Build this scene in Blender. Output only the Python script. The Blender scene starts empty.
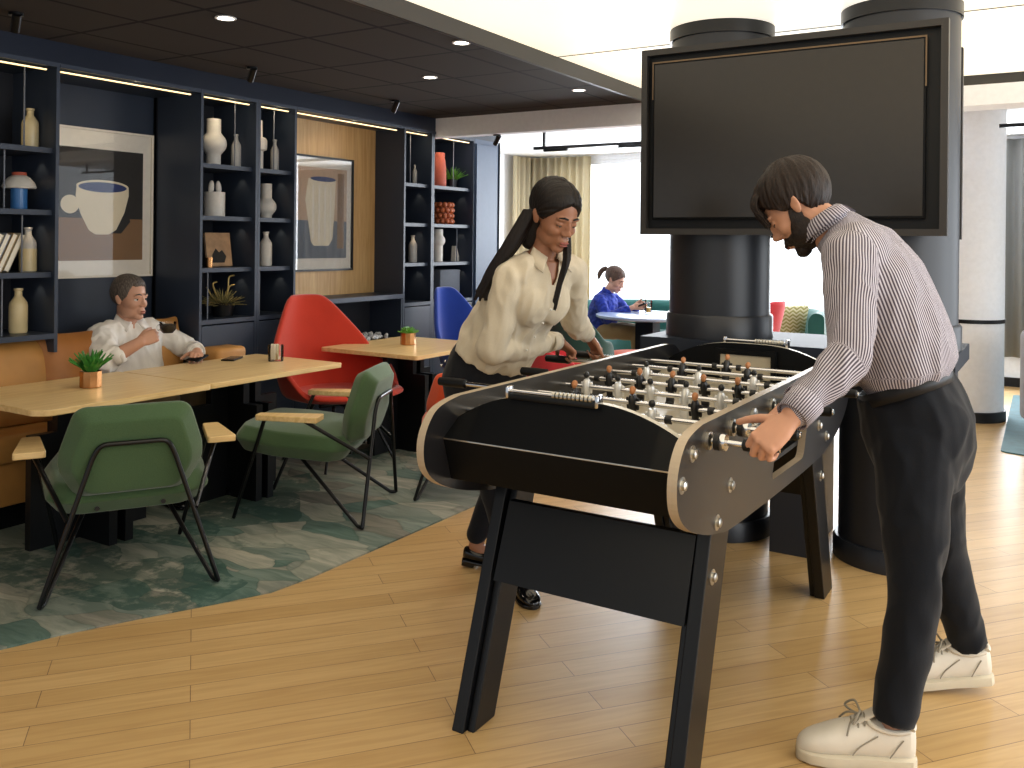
import bpy, bmesh, math, random
from mathutils import Vector, Matrix, Euler, noise
random.seed(7)
PI = math.pi
SC = bpy.context.scene
COL = SC.collection

# ------------------------------------------------------------------ camera
CAM_Z = 1.38
cam_d = bpy.data.cameras.new('camera')
cam = bpy.data.objects.new('camera', cam_d)
COL.objects.link(cam)
_th, _ro = math.radians(31.6), 0.0103
_f = Vector((-math.sin(_th), math.cos(_th), 0))
_r0 = Vector((math.cos(_th), math.sin(_th), 0))
_r = _r0*math.cos(_ro) + Vector((0, 0, 1))*math.sin(_ro)
_u = Vector((0, 0, 1))*math.cos(_ro) - _r0*math.sin(_ro)
cam.matrix_world = Matrix(((_r.x, _u.x, -_f.x, 0), (_r.y, _u.y, -_f.y, 0), (_r.z, _u.z, -_f.z, CAM_Z), (0, 0, 0, 1)))
cam_d.sensor_width = 36
cam_d.lens = 900/1024*36
cam_d.shift_y = (240.8-384)/1024
cam_d.clip_start = 0.05
SC.camera = cam

# ------------------------------------------------------------------ world, light, exposure
SC.view_settings.view_transform = 'Standard'
SC.view_settings.look = 'None'
SC.view_settings.exposure = 0.38
SC.view_settings.gamma = 1.0
SC.view_settings.use_curve_mapping = False
world = bpy.data.worlds.new('daylight')
SC.world = world
world.use_nodes = True
_wn = world.node_tree
_bg = _wn.nodes['Background']; _bg.inputs[0].default_value = (0.88, 0.94, 1.0, 1)
# bright hazy sky on the window side, dimmed elsewhere to cut front light
_tc = _wn.nodes.new('ShaderNodeTexCoord'); _sx = _wn.nodes.new('ShaderNodeSeparateXYZ'); _mr = _wn.nodes.new('ShaderNodeMapRange')
_wn.links.new(_tc.outputs['Generated'], _sx.inputs[0]); _wn.links.new(_sx.outputs[1], _mr.inputs[0]); _wn.links.new(_mr.outputs[0], _bg.inputs[1])
_mr.inputs['From Min'].default_value = 0.0; _mr.inputs['From Max'].default_value = 0.6; _mr.inputs['To Min'].default_value = 0.5; _mr.inputs['To Max'].default_value = 2.4

def area(name, loc, rot, sx, sy, power, color):
    l = bpy.data.lights.new(name, 'AREA')
    l.shape = 'RECTANGLE'; l.size = sx; l.size_y = sy; l.energy = power; l.color = color
    o = bpy.data.objects.new(name, l); COL.objects.link(o)
    o.location = loc; o.rotation_euler = rot
    return o
# daylight through the big rear windows, and from the glazed side of the lounge behind the camera
area('window_daylight', (-2.6, 9.95, 1.35), (PI/2, 0, PI), 4.6, 2.0, 230, (0.9, 0.95, 1.0))
area('side_daylight', (2.7, 3.2, 1.3), (PI/2, 0, PI/2), 5.0, 2.0, 85, (0.9, 0.95, 1.0))

# ------------------------------------------------------------------ materials
def lin(h):
    if isinstance(h, str):
        h = h.lstrip('#')
        c = [int(h[i:i+2], 16)/255 for i in (0, 2, 4)]
    else:
        c = list(h)
    return tuple(x/12.92 if x <= 0.04045 else ((x+0.055)/1.055)**2.4 for x in c) + (1,)

class NT:
    def __init__(s, name):
        s.m = bpy.data.materials.new(name); s.m.use_nodes = True
        s.t = s.m.node_tree; s.n = s.t.nodes; s.b = s.n['Principled BSDF']
        s.out = s.n['Material Output']
    def add(s, typ, **kw):
        n = s.n.new(typ)
        for k, v in kw.items():
            if k.startswith('i_'):
                key = k[2:]
                key = int(key) if key.isdigit() else key.replace('_', ' ')
                n.inputs[key].default_value = v
            else:
                setattr(n, k, v)
        return n
    def link(s, a, b): s.t.links.new(a, b)
    def coord(s, scale=(1, 1, 1), rot=(0, 0, 0), kind='Object'):
        tc = s.add('ShaderNodeTexCoord'); mp = s.add('ShaderNodeMapping')
        mp.inputs['Scale'].default_value = scale; mp.inputs['Rotation'].default_value = rot
        s.link(tc.outputs[kind], mp.inputs[0])
        return mp.outputs[0]
    def ramp(s, fac, stops):
        r = s.add('ShaderNodeValToRGB'); e = r.color_ramp.elements
        while len(e) < len(stops): e.new(0.5)
        for k, (p, c) in enumerate(stops):
            e[k].position = p; e[k].color = c
        s.link(fac, r.inputs[0])
        return r.outputs[0]
    def bump(s, h, strength=0.2, dist=0.01):
        b = s.add('ShaderNodeBump'); b.inputs['Strength'].default_value = strength; b.inputs['Distance'].default_value = dist
        s.link(h, b.inputs['Height']); s.link(b.outputs[0], s.b.inputs['Normal'])

def plain(name, col, rough=0.5, metal=0.0, spec=0.5, coat=0.0, nscale=0, nstr=0.0, var=0.0, sheen=0.0, emit=None, estr=0):
    t = NT(name); b = t.b
    b.inputs['Base Color'].default_value = lin(col)
    b.inputs['Roughness'].default_value = rough
    b.inputs['Metallic'].default_value = metal
    b.inputs['Specular IOR Level'].default_value = spec
    b.inputs['Coat Weight'].default_value = coat
    b.inputs['Sheen Weight'].default_value = sheen
    if emit:
        b.inputs['Emission Color'].default_value = lin(emit); b.inputs['Emission Strength'].default_value = estr
    n = t.add('ShaderNodeTexNoise', i_Scale=nscale or 30.0, i_Detail=3.0)
    t.link(t.coord(), n.inputs['Vector'])
    v = var or 0.03
    c = lin(col)
    t.link(t.ramp(n.outputs[0], [(0.3, tuple(x*(1-v) for x in c[:3])+(1,)), (0.7, tuple(min(1, x*(1+v)) for x in c[:3])+(1,))]), b.inputs['Base Color'])
    if nstr: t.bump(n.outputs[0], nstr, 0.005)
    return t.m

def fabric(name, col, var=0.12, scale=260, bump=0.35, sheen=0.3):
    t = NT(name); b = t.b; c = lin(col)
    n = t.add('ShaderNodeTexNoise', i_Scale=float(scale), i_Detail=2.0)
    n2 = t.add('ShaderNodeTexNoise', i_Scale=4.0, i_Detail=2.0)
    cd = t.coord(); t.link(cd, n.inputs['Vector']); t.link(cd, n2.inputs['Vector'])
    a = t.ramp(n.outputs[0], [(0.25, tuple(x*(1-var) for x in c[:3])+(1,)), (0.75, tuple(min(1, x*(1+var)) for x in c[:3])+(1,))])
    mx = t.add('ShaderNodeMixRGB', blend_type='MULTIPLY', i_Fac=0.25)
    t.link(a, mx.inputs[1]); t.link(n2.outputs[0], mx.inputs[2]); t.link(mx.outputs[0], b.inputs['Base Color'])
    b.inputs['Roughness'].default_value = 0.9; b.inputs['Sheen Weight'].default_value = sheen
    b.inputs['Specular IOR Level'].default_value = 0.2
    t.bump(n.outputs[0], bump, 0.002)
    return t.m

def wood(name, c1, c2, rough=0.35, rot=(0, 0, 0), scale=(1.5, 22, 22), coat=0.0):
    t = NT(name); b = t.b
    n = t.add('ShaderNodeTexNoise', i_Scale=2.2, i_Detail=6.0, i_Distortion=0.6)
    t.link(t.coord(scale, rot), n.inputs['Vector'])
    t.link(t.ramp(n.outputs[0], [(0.3, lin(c1)), (0.7, lin(c2))]), b.inputs['Base Color'])
    b.inputs['Roughness'].default_value = rough; b.inputs['Coat Weight'].default_value = coat
    t.bump(n.outputs[0], 0.05, 0.003)
    return t.m

def glass(name, tint=(1, 1, 1, 1), refl=1.0, rough=0.02):
    t = NT(name)
    tr = t.add('ShaderNodeBsdfTransparent'); tr.inputs[0].default_value = tint
    gl = t.add('ShaderNodeBsdfGlossy'); gl.inputs['Roughness'].default_value = rough
    fr = t.add('ShaderNodeFresnel', i_IOR=1.45)
    mt = t.add('ShaderNodeMath', operation='MULTIPLY'); mt.inputs[1].default_value = refl
    t.link(fr.outputs[0], mt.inputs[0])
    mx = t.add('ShaderNodeMixShader')
    t.link(mt.outputs[0], mx.inputs[0]); t.link(tr.outputs[0], mx.inputs[1]); t.link(gl.outputs[0], mx.inputs[2])
    t.link(mx.outputs[0], t.out.inputs[0])
    return t.m

M = {}
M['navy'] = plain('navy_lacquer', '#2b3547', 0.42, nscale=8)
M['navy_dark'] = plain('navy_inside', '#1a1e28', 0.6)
M['panel_blue'] = plain('blue_grey_panel', '#42536c', 0.5)
M['black'] = plain('black_laminate', '#0b0d10', 0.45, spec=0.3, nscale=60)
M['black_gloss'] = plain('black_gloss', '#08090b', 0.5, spec=0.14, nscale=20)
M['black_metal'] = plain('black_powder_coat', '#0c0d10', 0.3, 0.2)
M['rubber'] = plain('black_rubber', '#111113', 0.5)
M['rod_grey'] = plain('grey_rod', '#6a707c', 0.5)
M['chrome'] = plain('chrome', '#d8d8da', 0.12, 1.0)
M['steel'] = plain('brushed_steel', '#c9c6be', 0.3, 1.0)
M['white'] = plain('white_paint', '#eceef2', 0.8)
M['ceil_white'] = plain('white_ceiling_paint', '#f0f1f4', 0.9)
M['cream'] = plain('cream_glaze', '#d9c79b', 0.3)
M['ceramic'] = plain('off_white_ceramic', '#dcd8d0', 0.5, nscale=40, var=0.05)
M['ceramic_grey'] = plain('pale_grey_ceramic', '#c4c2bf', 0.55)
M['blue_glaze'] = plain('blue_glaze', '#3f76b5', 0.25)
M['terracotta'] = plain('terracotta', '#b4553f', 0.7)
M['orange_glaze'] = plain('orange_glaze', '#b5603a', 0.25, nscale=25, var=0.2)
M['copper'] = plain('copper', '#bd8a5a', 0.25, 1.0)
M['gold'] = plain('dull_gold', '#b8a468', 0.4, 0.4)
M['leaf'] = plain('leaf_green', '#3f8a35', 0.5, nscale=40, var=0.3)
M['leaf2'] = plain('bright_leaf', '#6fae45', 0.5, nscale=40, var=0.3)
M['dry'] = plain('dried_foliage', '#8d8455', 0.7, nscale=60, var=0.3)
M['soil'] = plain('dark_soil', '#2a2019', 0.95, nstr=0.5)
M['oak'] = wood('oak_top', '#d6b47a', '#edd09a', 0.32, scale=(22, 1.5, 22))
M['oak_edge'] = wood('oak_edge', '#a57848', '#bd9260', 0.45, scale=(22, 1.5, 22))
M['oak_panel'] = wood('oak_wall_panel', '#b08a55', '#c9a570', 0.5, scale=(22, 22, 1.5))
M['green'] = fabric('green_wool', '#496343')
M['red'] = fabric('red_wool', '#d0412f', 0.08)
M['orange'] = fabric('orange_wool', '#e2562f', 0.08)
M['bluef'] = fabric('royal_blue_wool', '#2b4bb0', 0.08)
M['teal'] = fabric('teal_velvet', '#285f5a', 0.08)
M['dteal'] = fabric('dark_green_wool', '#1f4a42', 0.08)
M['pinkred'] = fabric('coral_wool', '#d8404a', 0.08)
M['greyf'] = fabric('grey_wool', '#8b8b90', 0.1)
M['yellow'] = fabric('mustard_wool', '#b9a92c', 0.1)
M['tan'] = plain('tan_leather', '#bb8748', 0.5, nscale=6, var=0.12, nstr=0.15)
M['tv_screen'] = plain('dark_screen', '#2d2a27', 0.22, spec=0.4)
M['column'] = plain('dark_grey_column', '#1f2229', 0.38, nscale=3)
M['frame_dark'] = plain('dark_bronze_frame', '#2b2826', 0.45)
M['led'] = plain('warm_led', '#ffffff', emit='#ffd78c', estr=1.5)
M['downlight'] = plain('downlight_lens', '#ffffff', emit='#fff2dc', estr=8.0)
M['glass'] = glass('clear_glass')
M['pglass'] = glass('picture_glass', refl=0.5, rough=0.01)
M['black_soft'] = plain('black_plastic', '#0c0c0e', 0.45)
M['coffee'] = plain('coffee', '#160b05', 0.5)
M['juice'] = plain('orange_juice', '#e3b02a', 0.3)
M['paper'] = plain('white_paper', '#efe9da', 0.7)
M['mat_board'] = plain('warm_mat_board', '#ebe6dd', 0.8)
M['art_dark'] = plain('art_charcoal', '#2b2928', 0.8)
M['art_tan'] = plain('art_tan', '#8a6a4c', 0.8)
M['art_cream'] = plain('art_cream', '#e6dcc4', 0.8)
M['art_blue'] = plain('art_blue', '#2f3f74', 0.8)
M['art_pink'] = plain('art_dusty_beige', '#c2a58c', 0.8)
M['art_grey'] = plain('art_slate', '#5d6675', 0.8)
M['book_brown'] = plain('book_cover', '#b08c68', 0.5, nscale=20, var=0.2)
M['pebble'] = plain('white_pebbles', '#d9dde2', 0.5, nscale=20, var=0.1)
M['panel_edge'] = plain('birch_ply_edge', '#b0a08a', 0.4)
M['rail_alu'] = plain('pale_board_edge', '#cfcabd', 0.35)
M['panel_face'] = plain('grey_black_laminate', '#1a1a1d', 0.3, nscale=90, spec=0.8)
M['leg_black'] = plain('black_stained_leg', '#090a0d', 0.34, spec=0.35, nscale=40)
M['pitch'] = plain('pale_grey_pitch', '#b4ab98', 0.3)
M['pl_white'] = plain('player_white', '#d8d8d6', 0.3, 0.3)
M['pl_black'] = plain('player_black', '#131315', 0.4)
M['pl_skin'] = plain('player_face', '#b5794c', 0.5)

def light_ceiling():
    t = NT('luminous_ceiling')
    t.b.inputs['Base Color'].default_value = lin('#f4eed8')
    t.b.inputs['Emission Color'].default_value = lin('#fff6df')
    t.b.inputs['Emission Strength'].default_value = 0.74
    n = t.add('ShaderNodeTexNoise', i_Scale=0.8)
    t.link(t.coord(), n.inputs['Vector'])
    t.link(t.ramp(n.outputs[0], [(0.3, lin('#fff3d6')), (0.7, lin('#fff8ea'))]), t.b.inputs['Emission Color'])
    return t.m
M['lum'] = light_ceiling()

def floor_mat():
    t = NT('oak_plank_floor'); b = t.b
    cd = t.coord(rot=(0, 0, math.radians(-51)))
    br = t.add('ShaderNodeTexBrick', offset=0.37, squash=1.0)
    br.inputs['Scale'].default_value = 1.0; br.inputs['Brick Width'].default_value = 1.15; br.inputs['Row Height'].default_value = 0.105
    br.inputs['Mortar Size'].default_value = 0.0012; br.inputs['Mortar Smooth'].default_value = 0.1; br.inputs['Bias'].default_value = 0.0
    br.inputs['Color1'].default_value = lin('#b99764'); br.inputs['Color2'].default_value = lin('#c8a774'); br.inputs['Mortar'].default_value = lin('#6f573c')
    t.link(cd, br.inputs['Vector'])
    mp = t.add('ShaderNodeMapping'); mp.inputs['Scale'].default_value = (2.0, 26, 1)
    t.link(cd, mp.inputs[0])
    n = t.add('ShaderNodeTexNoise', i_Scale=1.6, i_Detail=7.0, i_Distortion=0.8)
    t.link(mp.outputs[0], n.inputs['Vector'])
    g = t.ramp(n.outputs[0], [(0.3, (0.80, 0.75, 0.70, 1)), (0.62, (1, 1, 1, 1))])
    mx = t.add('ShaderNodeMixRGB', blend_type='MULTIPLY', i_Fac=0.75)
    t.link(br.outputs[0], mx.inputs[1]); t.link(g, mx.inputs[2]); t.link(mx.outputs[0], b.inputs['Base Color'])
    b.inputs['Roughness'].default_value = 0.34
    t.bump(n.outputs[0], 0.06, 0.004)
    return t.m
M['floor'] = floor_mat()

def carpet_mat():
    t = NT('leaf_pattern_carpet'); b = t.b
    cd = t.coord()
    dn = t.add('ShaderNodeTexNoise', i_Scale=2.2, i_Detail=3.0, i_Roughness=0.5); t.link(cd, dn.inputs['Vector'])
    mx0 = t.add('ShaderNodeMixRGB', blend_type='ADD', i_Fac=0.25); t.link(cd, mx0.inputs[1]); t.link(dn.outputs[1], mx0.inputs[2])
    mp = t.add('ShaderNodeMapping'); mp.inputs['Rotation'].default_value = (0, 0, 0.7); mp.inputs['Scale'].default_value = (1.0, 2.1, 1)
    t.link(mx0.outputs[0], mp.inputs[0])
    v = t.add('ShaderNodeTexVoronoi', i_Scale=3.2); t.link(mp.outputs[0], v.inputs['Vector'])
    sp = t.add('ShaderNodeSeparateColor'); t.link(v.outputs['Color'], sp.inputs[0])
    c = t.ramp(sp.outputs[0], [(0.0, lin('#7a7871')), (0.3, lin('#9c998f')), (0.5, lin('#7b8781')), (0.72, lin('#aba89c')), (0.9, lin('#657a74'))])
    v2 = t.add('ShaderNodeTexVoronoi', i_Scale=3.2, feature='DISTANCE_TO_EDGE'); t.link(mp.outputs[0], v2.inputs['Vector'])
    e = t.ramp(v2.outputs[0], [(0.0, (0.45, 0.48, 0.47, 1)), (0.035, (1, 1, 1, 1))])
    m1 = t.add('ShaderNodeMixRGB', blend_type='MULTIPLY', i_Fac=0.4); t.link(c, m1.inputs[1]); t.link(e, m1.inputs[2])
    mp2 = t.add('ShaderNodeMapping'); mp2.inputs['Rotation'].default_value = (0, 0, 0.55); mp2.inputs['Scale'].default_value = (1.2, 9, 1); t.link(mx0.outputs[0], mp2.inputs[0])
    n2 = t.add('ShaderNodeTexNoise', i_Scale=2.2, i_Detail=9.0, i_Roughness=0.65); t.link(mp2.outputs[0], n2.inputs['Vector'])
    g = t.ramp(n2.outputs[0], [(0.40, (0.50, 0.58, 0.56, 1)), (0.62, (1.0, 1.0, 0.97, 1))])
    m2 = t.add('ShaderNodeMixRGB', blend_type='MULTIPLY', i_Fac=0.8); t.link(m1.outputs[0], m2.inputs[1]); t.link(g, m2.inputs[2])
    mp3 = t.add('ShaderNodeMapping'); mp3.inputs['Rotation'].default_value = (0, 0, -0.5); mp3.inputs['Scale'].default_value = (1.0, 1.7, 1); t.link(mx0.outputs[0], mp3.inputs[0])
    v4 = t.add('ShaderNodeTexVoronoi', i_Scale=1.5); t.link(mp3.outputs[0], v4.inputs['Vector'])
    s4 = t.add('ShaderNodeSeparateColor'); t.link(v4.outputs['Color'], s4.inputs[0])
    n4 = t.add('ShaderNodeTexNoise', i_Scale=9.0, i_Detail=8.0, i_Roughness=0.7); t.link(cd, n4.inputs['Vector'])
    m4 = t.add('ShaderNodeMath', operation='MULTIPLY'); t.link(s4.outputs[1], m4.inputs[0]); t.link(n4.outputs[0], m4.inputs[1])
    k4 = t.ramp(m4.outputs[0], [(0.34, (0, 0, 0, 1)), (0.44, (0.75, 0.75, 0.75, 1))])
    m5 = t.add('ShaderNodeMixRGB', blend_type='MIX'); t.link(k4, m5.inputs[0]); t.link(m2.outputs[0], m5.inputs[1]); m5.inputs[2].default_value = lin('#33504a')
    t.link(m5.outputs[0], b.inputs['Base Color'])
    b.inputs['Roughness'].default_value = 0.95; b.inputs['Specular IOR Level'].default_value = 0.1
    n3 = t.add('ShaderNodeTexNoise', i_Scale=300.0); t.link(cd, n3.inputs['Vector']); t.bump(n3.outputs[0], 0.4, 0.003)
    return t.m
M['carpet'] = carpet_mat()

def tile_mat():
    t = NT('dark_ceiling_tiles'); b = t.b
    br = t.add('ShaderNodeTexBrick', offset=0.0); br.inputs['Scale'].default_value = 1.0
    br.inputs['Brick Width'].default_value = 0.44; br.inputs['Row Height'].default_value = 0.61
    br.inputs['Mortar Size'].default_value = 0.011; br.inputs['Mortar Smooth'].default_value = 0.0
    br.inputs['Color1'].default_value = lin('#37322f'); br.inputs['Color2'].default_value = lin('#3a3532'); br.inputs['Mortar'].default_value = lin('#050505')
    tc = t.add('ShaderNodeTexCoord'); mp = t.add('ShaderNodeMapping'); mp.inputs['Location'].default_value = (2.685, -3.18, 0)
    t.link(tc.outputs['Object'], mp.inputs[0]); t.link(mp.outputs[0], br.inputs['Vector'])
    t.link(br.outputs[0], b.inputs['Base Color']); b.inputs['Roughness'].default_value = 0.8
    b.inputs['Specular IOR Level'].default_value = 0.2
    return t.m
M['tiles'] = tile_mat()

def curtain_mat(name, col, trans=0.35):
    t = NT(name); c = lin(col)
    d = t.add('ShaderNodeBsdfDiffuse'); d.inputs[0].default_value = c
    tl = t.add('ShaderNodeBsdfTranslucent'); tl.inputs[0].default_value = c
    n = t.add('ShaderNodeTexNoise', i_Scale=200.0); t.link(t.coord(), n.inputs['Vector'])
    cc = t.ramp(n.outputs[0], [(0.3, tuple(x*0.9 for x in c[:3])+(1,)), (0.7, c)])
    t.link(cc, d.inputs[0]); t.link(cc, tl.inputs[0])
    mx = t.add('ShaderNodeMixShader', i_Fac=trans); t.link(d.outputs[0], mx.inputs[1]); t.link(tl.outputs[0], mx.inputs[2])
    t.link(mx.outputs[0], t.out.inputs[0])
    return t.m
M['curtain'] = curtain_mat('beige_curtain', '#e8dcbd', 0.5)
M['gcurtain'] = curtain_mat('grey_curtain', '#8f8f8c', 0.2)

def zigzag():
    t = NT('zigzag_cushion'); b = t.b
    w = t.add('ShaderNodeTexWave', wave_profile='SAW', bands_direction='Z', i_Scale=9.0, i_Distortion=0.0)
    tc = t.coord(); sep = t.add('ShaderNodeSeparateXYZ'); t.link(tc, sep.inputs[0])
    pp = t.add('ShaderNodeMath', operation='PINGPONG'); pp.inputs[1].default_value = 0.025; t.link(sep.outputs[0], pp.inputs[0])
    ad = t.add('ShaderNodeMath', operation='ADD'); t.link(sep.outputs[2], ad.inputs[0]); t.link(pp.outputs[0], ad.inputs[1])
    cb = t.add('ShaderNodeCombineXYZ'); t.link(ad.outputs[0], cb.inputs[2]); t.link(cb.outputs[0], w.inputs['Vector'])
    t.link(t.ramp(w.outputs[0], [(0.0, lin('#c9c3a0')), (0.45, lin('#c9c3a0')), (0.5, lin('#7d7a3c')), (1.0, lin('#a8a26a'))]), b.inputs['Base Color'])
    b.inputs['Roughness'].default_value = 0.9
    return t.m
M['zigzag'] = zigzag()

# ------------------------------------------------------------------ mesh helpers
def frame_from(d):
    d = d.normalized(); a = Vector((0, 0, 1)) if abs(d.z) < 0.95 else Vector((1, 0, 0))
    x = d.cross(a).normalized(); return x, x.cross(d).normalized()

class MB:
    def __init__(s): s.bm = bmesh.new(); s.mi = 0
    def _mark(s, faces):
        for f in faces: f.material_index = s.mi
    def quadring(s, rings, close=True, capA=True, capB=True):
        vs = [[s.bm.verts.new(p) for p in r] for r in rings]; n = len(vs[0]); fs = []
        for a, b in zip(vs, vs[1:]):
            for i in range(n if close else n-1):
                j = (i+1) % n
                try: fs.append(s.bm.faces.new((a[i], a[j], b[j], b[i])))
                except ValueError: pass
        if capA and close: fs.append(s.bm.faces.new(list(reversed(vs[0]))))
        if capB and close: fs.append(s.bm.faces.new(vs[-1]))
        s._mark(fs); return s
    def box(s, c, size, rot=None, bevel=0.0, seg=2):
        r = bmesh.ops.create_cube(s.bm, size=1.0)
        mt = Matrix.Translation(Vector(c)) @ (rot.to_4x4() if rot is not None else Matrix.Identity(4)) @ Matrix.Diagonal((size[0], size[1], size[2], 1))
        bmesh.ops.transform(s.bm, matrix=mt, verts=r['verts'])
        fs = set(f for v in r['verts'] for f in v.link_faces)
        s._mark(fs)
        if bevel > 0:
            es = set(e for v in r['verts'] for e in v.link_edges)
            rb = bmesh.ops.bevel(s.bm, geom=list(es), offset=min(bevel, min(size)*0.49), segments=seg, affect='EDGES', profile=0.5)
            s._mark(rb['faces'])
        return s
    def bx(s, x0, x1, y0, y1, z0, z1, bevel=0.0, seg=2):
        return s.box(((x0+x1)/2, (y0+y1)/2, (z0+z1)/2), (x1-x0, y1-y0, z1-z0), None, bevel, seg)
    def tube(s, pts, rad, n=10, caps=True, squash=1.0):
        pts = [Vector(p) for p in pts]
        if not hasattr(rad, '__len__'): rad = [rad]*len(pts)
        x = None; rings = []
        for i, p in enumerate(pts):
            d = (pts[min(i+1, len(pts)-1)] - pts[max(i-1, 0)])
            if d.length < 1e-9: d = Vector((0, 0, 1))
            d.normalize()
            if x is None: x, y = frame_from(d)
            else:
                x = (x - d*x.dot(d))
                if x.length < 1e-6: x, y = frame_from(d)
                x.normalize()
            y = d.cross(x)
            rings.append([p + x*math.cos(2*PI*k/n)*rad[i] + y*math.sin(2*PI*k/n)*rad[i]*squash for k in range(n)])
        return s.quadring(rings, True, caps, caps)
    def cap(s, a, b, ra, rb, n=14, squash=1.0):
        """tapered capsule with round ends"""
        a, b = Vector(a), Vector(b); d = (b-a); L = d.length
        if L < 1e-6: return s.ell(a, (ra, ra, ra))
        d /= L; pts = []; rs = []
        for k in range(0, 5):
            t = PI/2*(1-k/4); pts.append(a - d*ra*math.sin(t)); rs.append(max(1e-4, ra*math.cos(t)))
        for k in range(0, 5):
            t = PI/2*k/4; pts.append(b + d*rb*math.sin(t)); rs.append(max(1e-4, rb*math.cos(t)))
        return s.tube(pts, rs, n, True, squash)
    def ell(s, c, r, rot=None, u=18, v=12):
        if not hasattr(r, '__len__'): r = (r, r, r)
        q = bmesh.ops.create_uvsphere(s.bm, u_segments=u, v_segments=v, radius=1.0)
        mt = Matrix.Translation(Vector(c)) @ (rot.to_4x4() if rot is not None else Matrix.Identity(4)) @ Matrix.Diagonal((r[0], r[1], r[2], 1))
        bmesh.ops.transform(s.bm, matrix=mt, verts=q['verts'])
        s._mark(set(f for w in q['verts'] for f in w.link_faces)); return s
    def lathe(s, prof, c=(0, 0, 0), n=28, rot=None, caps=True):
        c = Vector(c); rings = []
        for r, z in prof:
            ring = []
            for k in range(n):
                p = Vector((r*math.cos(2*PI*k/n), r*math.sin(2*PI*k/n), z))
                if rot is not None: p = rot @ p
                ring.append(c+p)
            rings.append(ring)
        return s.quadring(rings, True, caps and prof[0][0] > 1e-5, caps and prof[-1][0] > 1e-5)
    def cyl(s, a, b, r, n=20): return s.tube([a, b], r, n)
    def prism(s, poly, plane, t0, t1):
        """poly 2-D outline; plane 'XY','YZ','XZ'; extruded from t0 to t1 on the third axis"""
        def P(p, t):
            return Vector((p[0], p[1], t)) if plane == 'XY' else Vector((t, p[0], p[1])) if plane == 'YZ' else Vector((p[0], t, p[1]))
        return s.quadring([[P(p, t0) for p in poly], [P(p, t1) for p in poly]])
    def xf(s, m):
        bmesh.ops.transform(s.bm, matrix=m, verts=s.bm.verts[:]); return s
    def mesh(s, name, mats=()):
        bmesh.ops.recalc_face_normals(s.bm, faces=s.bm.faces[:])
        me = bpy.data.meshes.new(name); s.bm.to_mesh(me); s.bm.free()
        for m in mats: me.materials.append(m)
        return me
    def build(s, name, mats, parent=None, smooth=True, bevel=0.0, sub=0):
        if not isinstance(mats, (list, tuple)): mats = [mats]
        me = s.mesh(name, mats)
        if smooth:
            me.polygons.foreach_set('use_smooth', [True]*len(me.polygons))
            try: me.set_sharp_from_angle(angle=math.radians(38))
            except Exception: pass
        o = bpy.data.objects.new(name, me); COL.objects.link(o)
        if parent is not None: o.parent = parent
        if bevel:
            b = o.modifiers.new('bevel', 'BEVEL'); b.width = bevel; b.segments = 2; b.limit_method = 'ANGLE'
        if sub:
            b = o.modifiers.new('sub', 'SUBSURF'); b.levels = sub; b.render_levels = sub
        return o

def smooth_pts(pts, k=6, closed=False):
    P = [Vector(p) for p in pts]; out = []; n = len(P)
    for i in range(n if closed else n-1):
        p0 = P[(i-1) % n] if closed else P[max(i-1, 0)]; p1 = P[i]; p2 = P[(i+1) % n]; p3 = P[(i+2) % n] if closed else P[min(i+2, n-1)]
        for j in range(k):
            t = j/k
            out.append(0.5*((2*p1)+(p2-p0)*t+(2*p0-5*p1+4*p2-p3)*t*t+(3*p1-p0-3*p2+p3)*t**3))
    if not closed: out.append(P[-1])
    return out

def bend_pts(pts, r=0.03, k=5):
    """polyline with rounded corners"""
    P = [Vector(p) for p in pts]; out = [P[0]]
    for a, b, c in zip(P, P[1:], P[2:]):
        d1 = (a-b); d2 = (c-b); q = min(r, d1.length*0.45, d2.length*0.45)
        s, e = b+d1.normalized()*q, b+d2.normalized()*q
        for j in range(k+1):
            t = j/k; out.append(s*(1-t)**2 + b*2*t*(1-t) + e*t*t)
    out.append(P[-1]); return out

def round_poly(poly, r, k=5):
    P = [Vector((p[0], p[1], 0)) for p in poly]; n = len(P); out = []
    rr = r if hasattr(r, '__len__') else [r]*n
    for i in range(n):
        a, b, c = P[i-1], P[i], P[(i+1) % n]; d1 = a-b; d2 = c-b; q = min(rr[i], d1.length*0.48, d2.length*0.48)
        if q < 1e-5: out.append((b.x, b.y)); continue
        s, e = b+d1.normalized()*q, b+d2.normalized()*q
        for j in range(k+1):
            t = j/k; p = s*(1-t)**2 + b*2*t*(1-t) + e*t*t; out.append((p.x, p.y))
    return out

def tag(o, label=None, cat=None, group=None, kind=None):
    if label: o['label'] = label
    if cat: o['category'] = cat
    if group: o['group'] = group
    if kind: o['kind'] = kind
    return o
def thing(name, label, cat, loc=(0, 0, 0), rz=0.0, group=None):
    o = bpy.data.objects.new(name, None); COL.objects.link(o)
    o.empty_display_size = 0.1
    o.location = loc; o.rotation_euler = (0, 0, rz)
    return tag(o, label, cat, group)
def struct(o): return tag(o, kind='structure')
def copy_tree(o, parent=None):
    c = o.copy(); COL.objects.link(c)
    if parent is not None: c.parent = parent
    for ch in [x for x in bpy.data.objects if x.parent == o]: copy_tree(ch, c)
    return c

# ================================================================== ROOM SHELL
XW = -4.29       # front plane of the built-in shelving
struct(MB().bx(-6.4, 4.0, -2.6, 10.3, -0.1, 0.0).build('floor', M['floor']))
cp = [(-4.6, 0.4), (-3.15, 0.9), (-3.007, 1.665), (-2.944, 1.836), (-2.84, 2.06), (-2.72, 2.29), (-2.62, 2.5), (-2.6, 2.7), (-2.6, 6.9), (-4.6, 6.9)]
o = MB().prism(cp, 'XY', 0.0005, 0.008).build('carpet', M['carpet'], smooth=False)
tag(o, 'grey and teal leaf patterned carpet under the dining tables', 'carpet')
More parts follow.
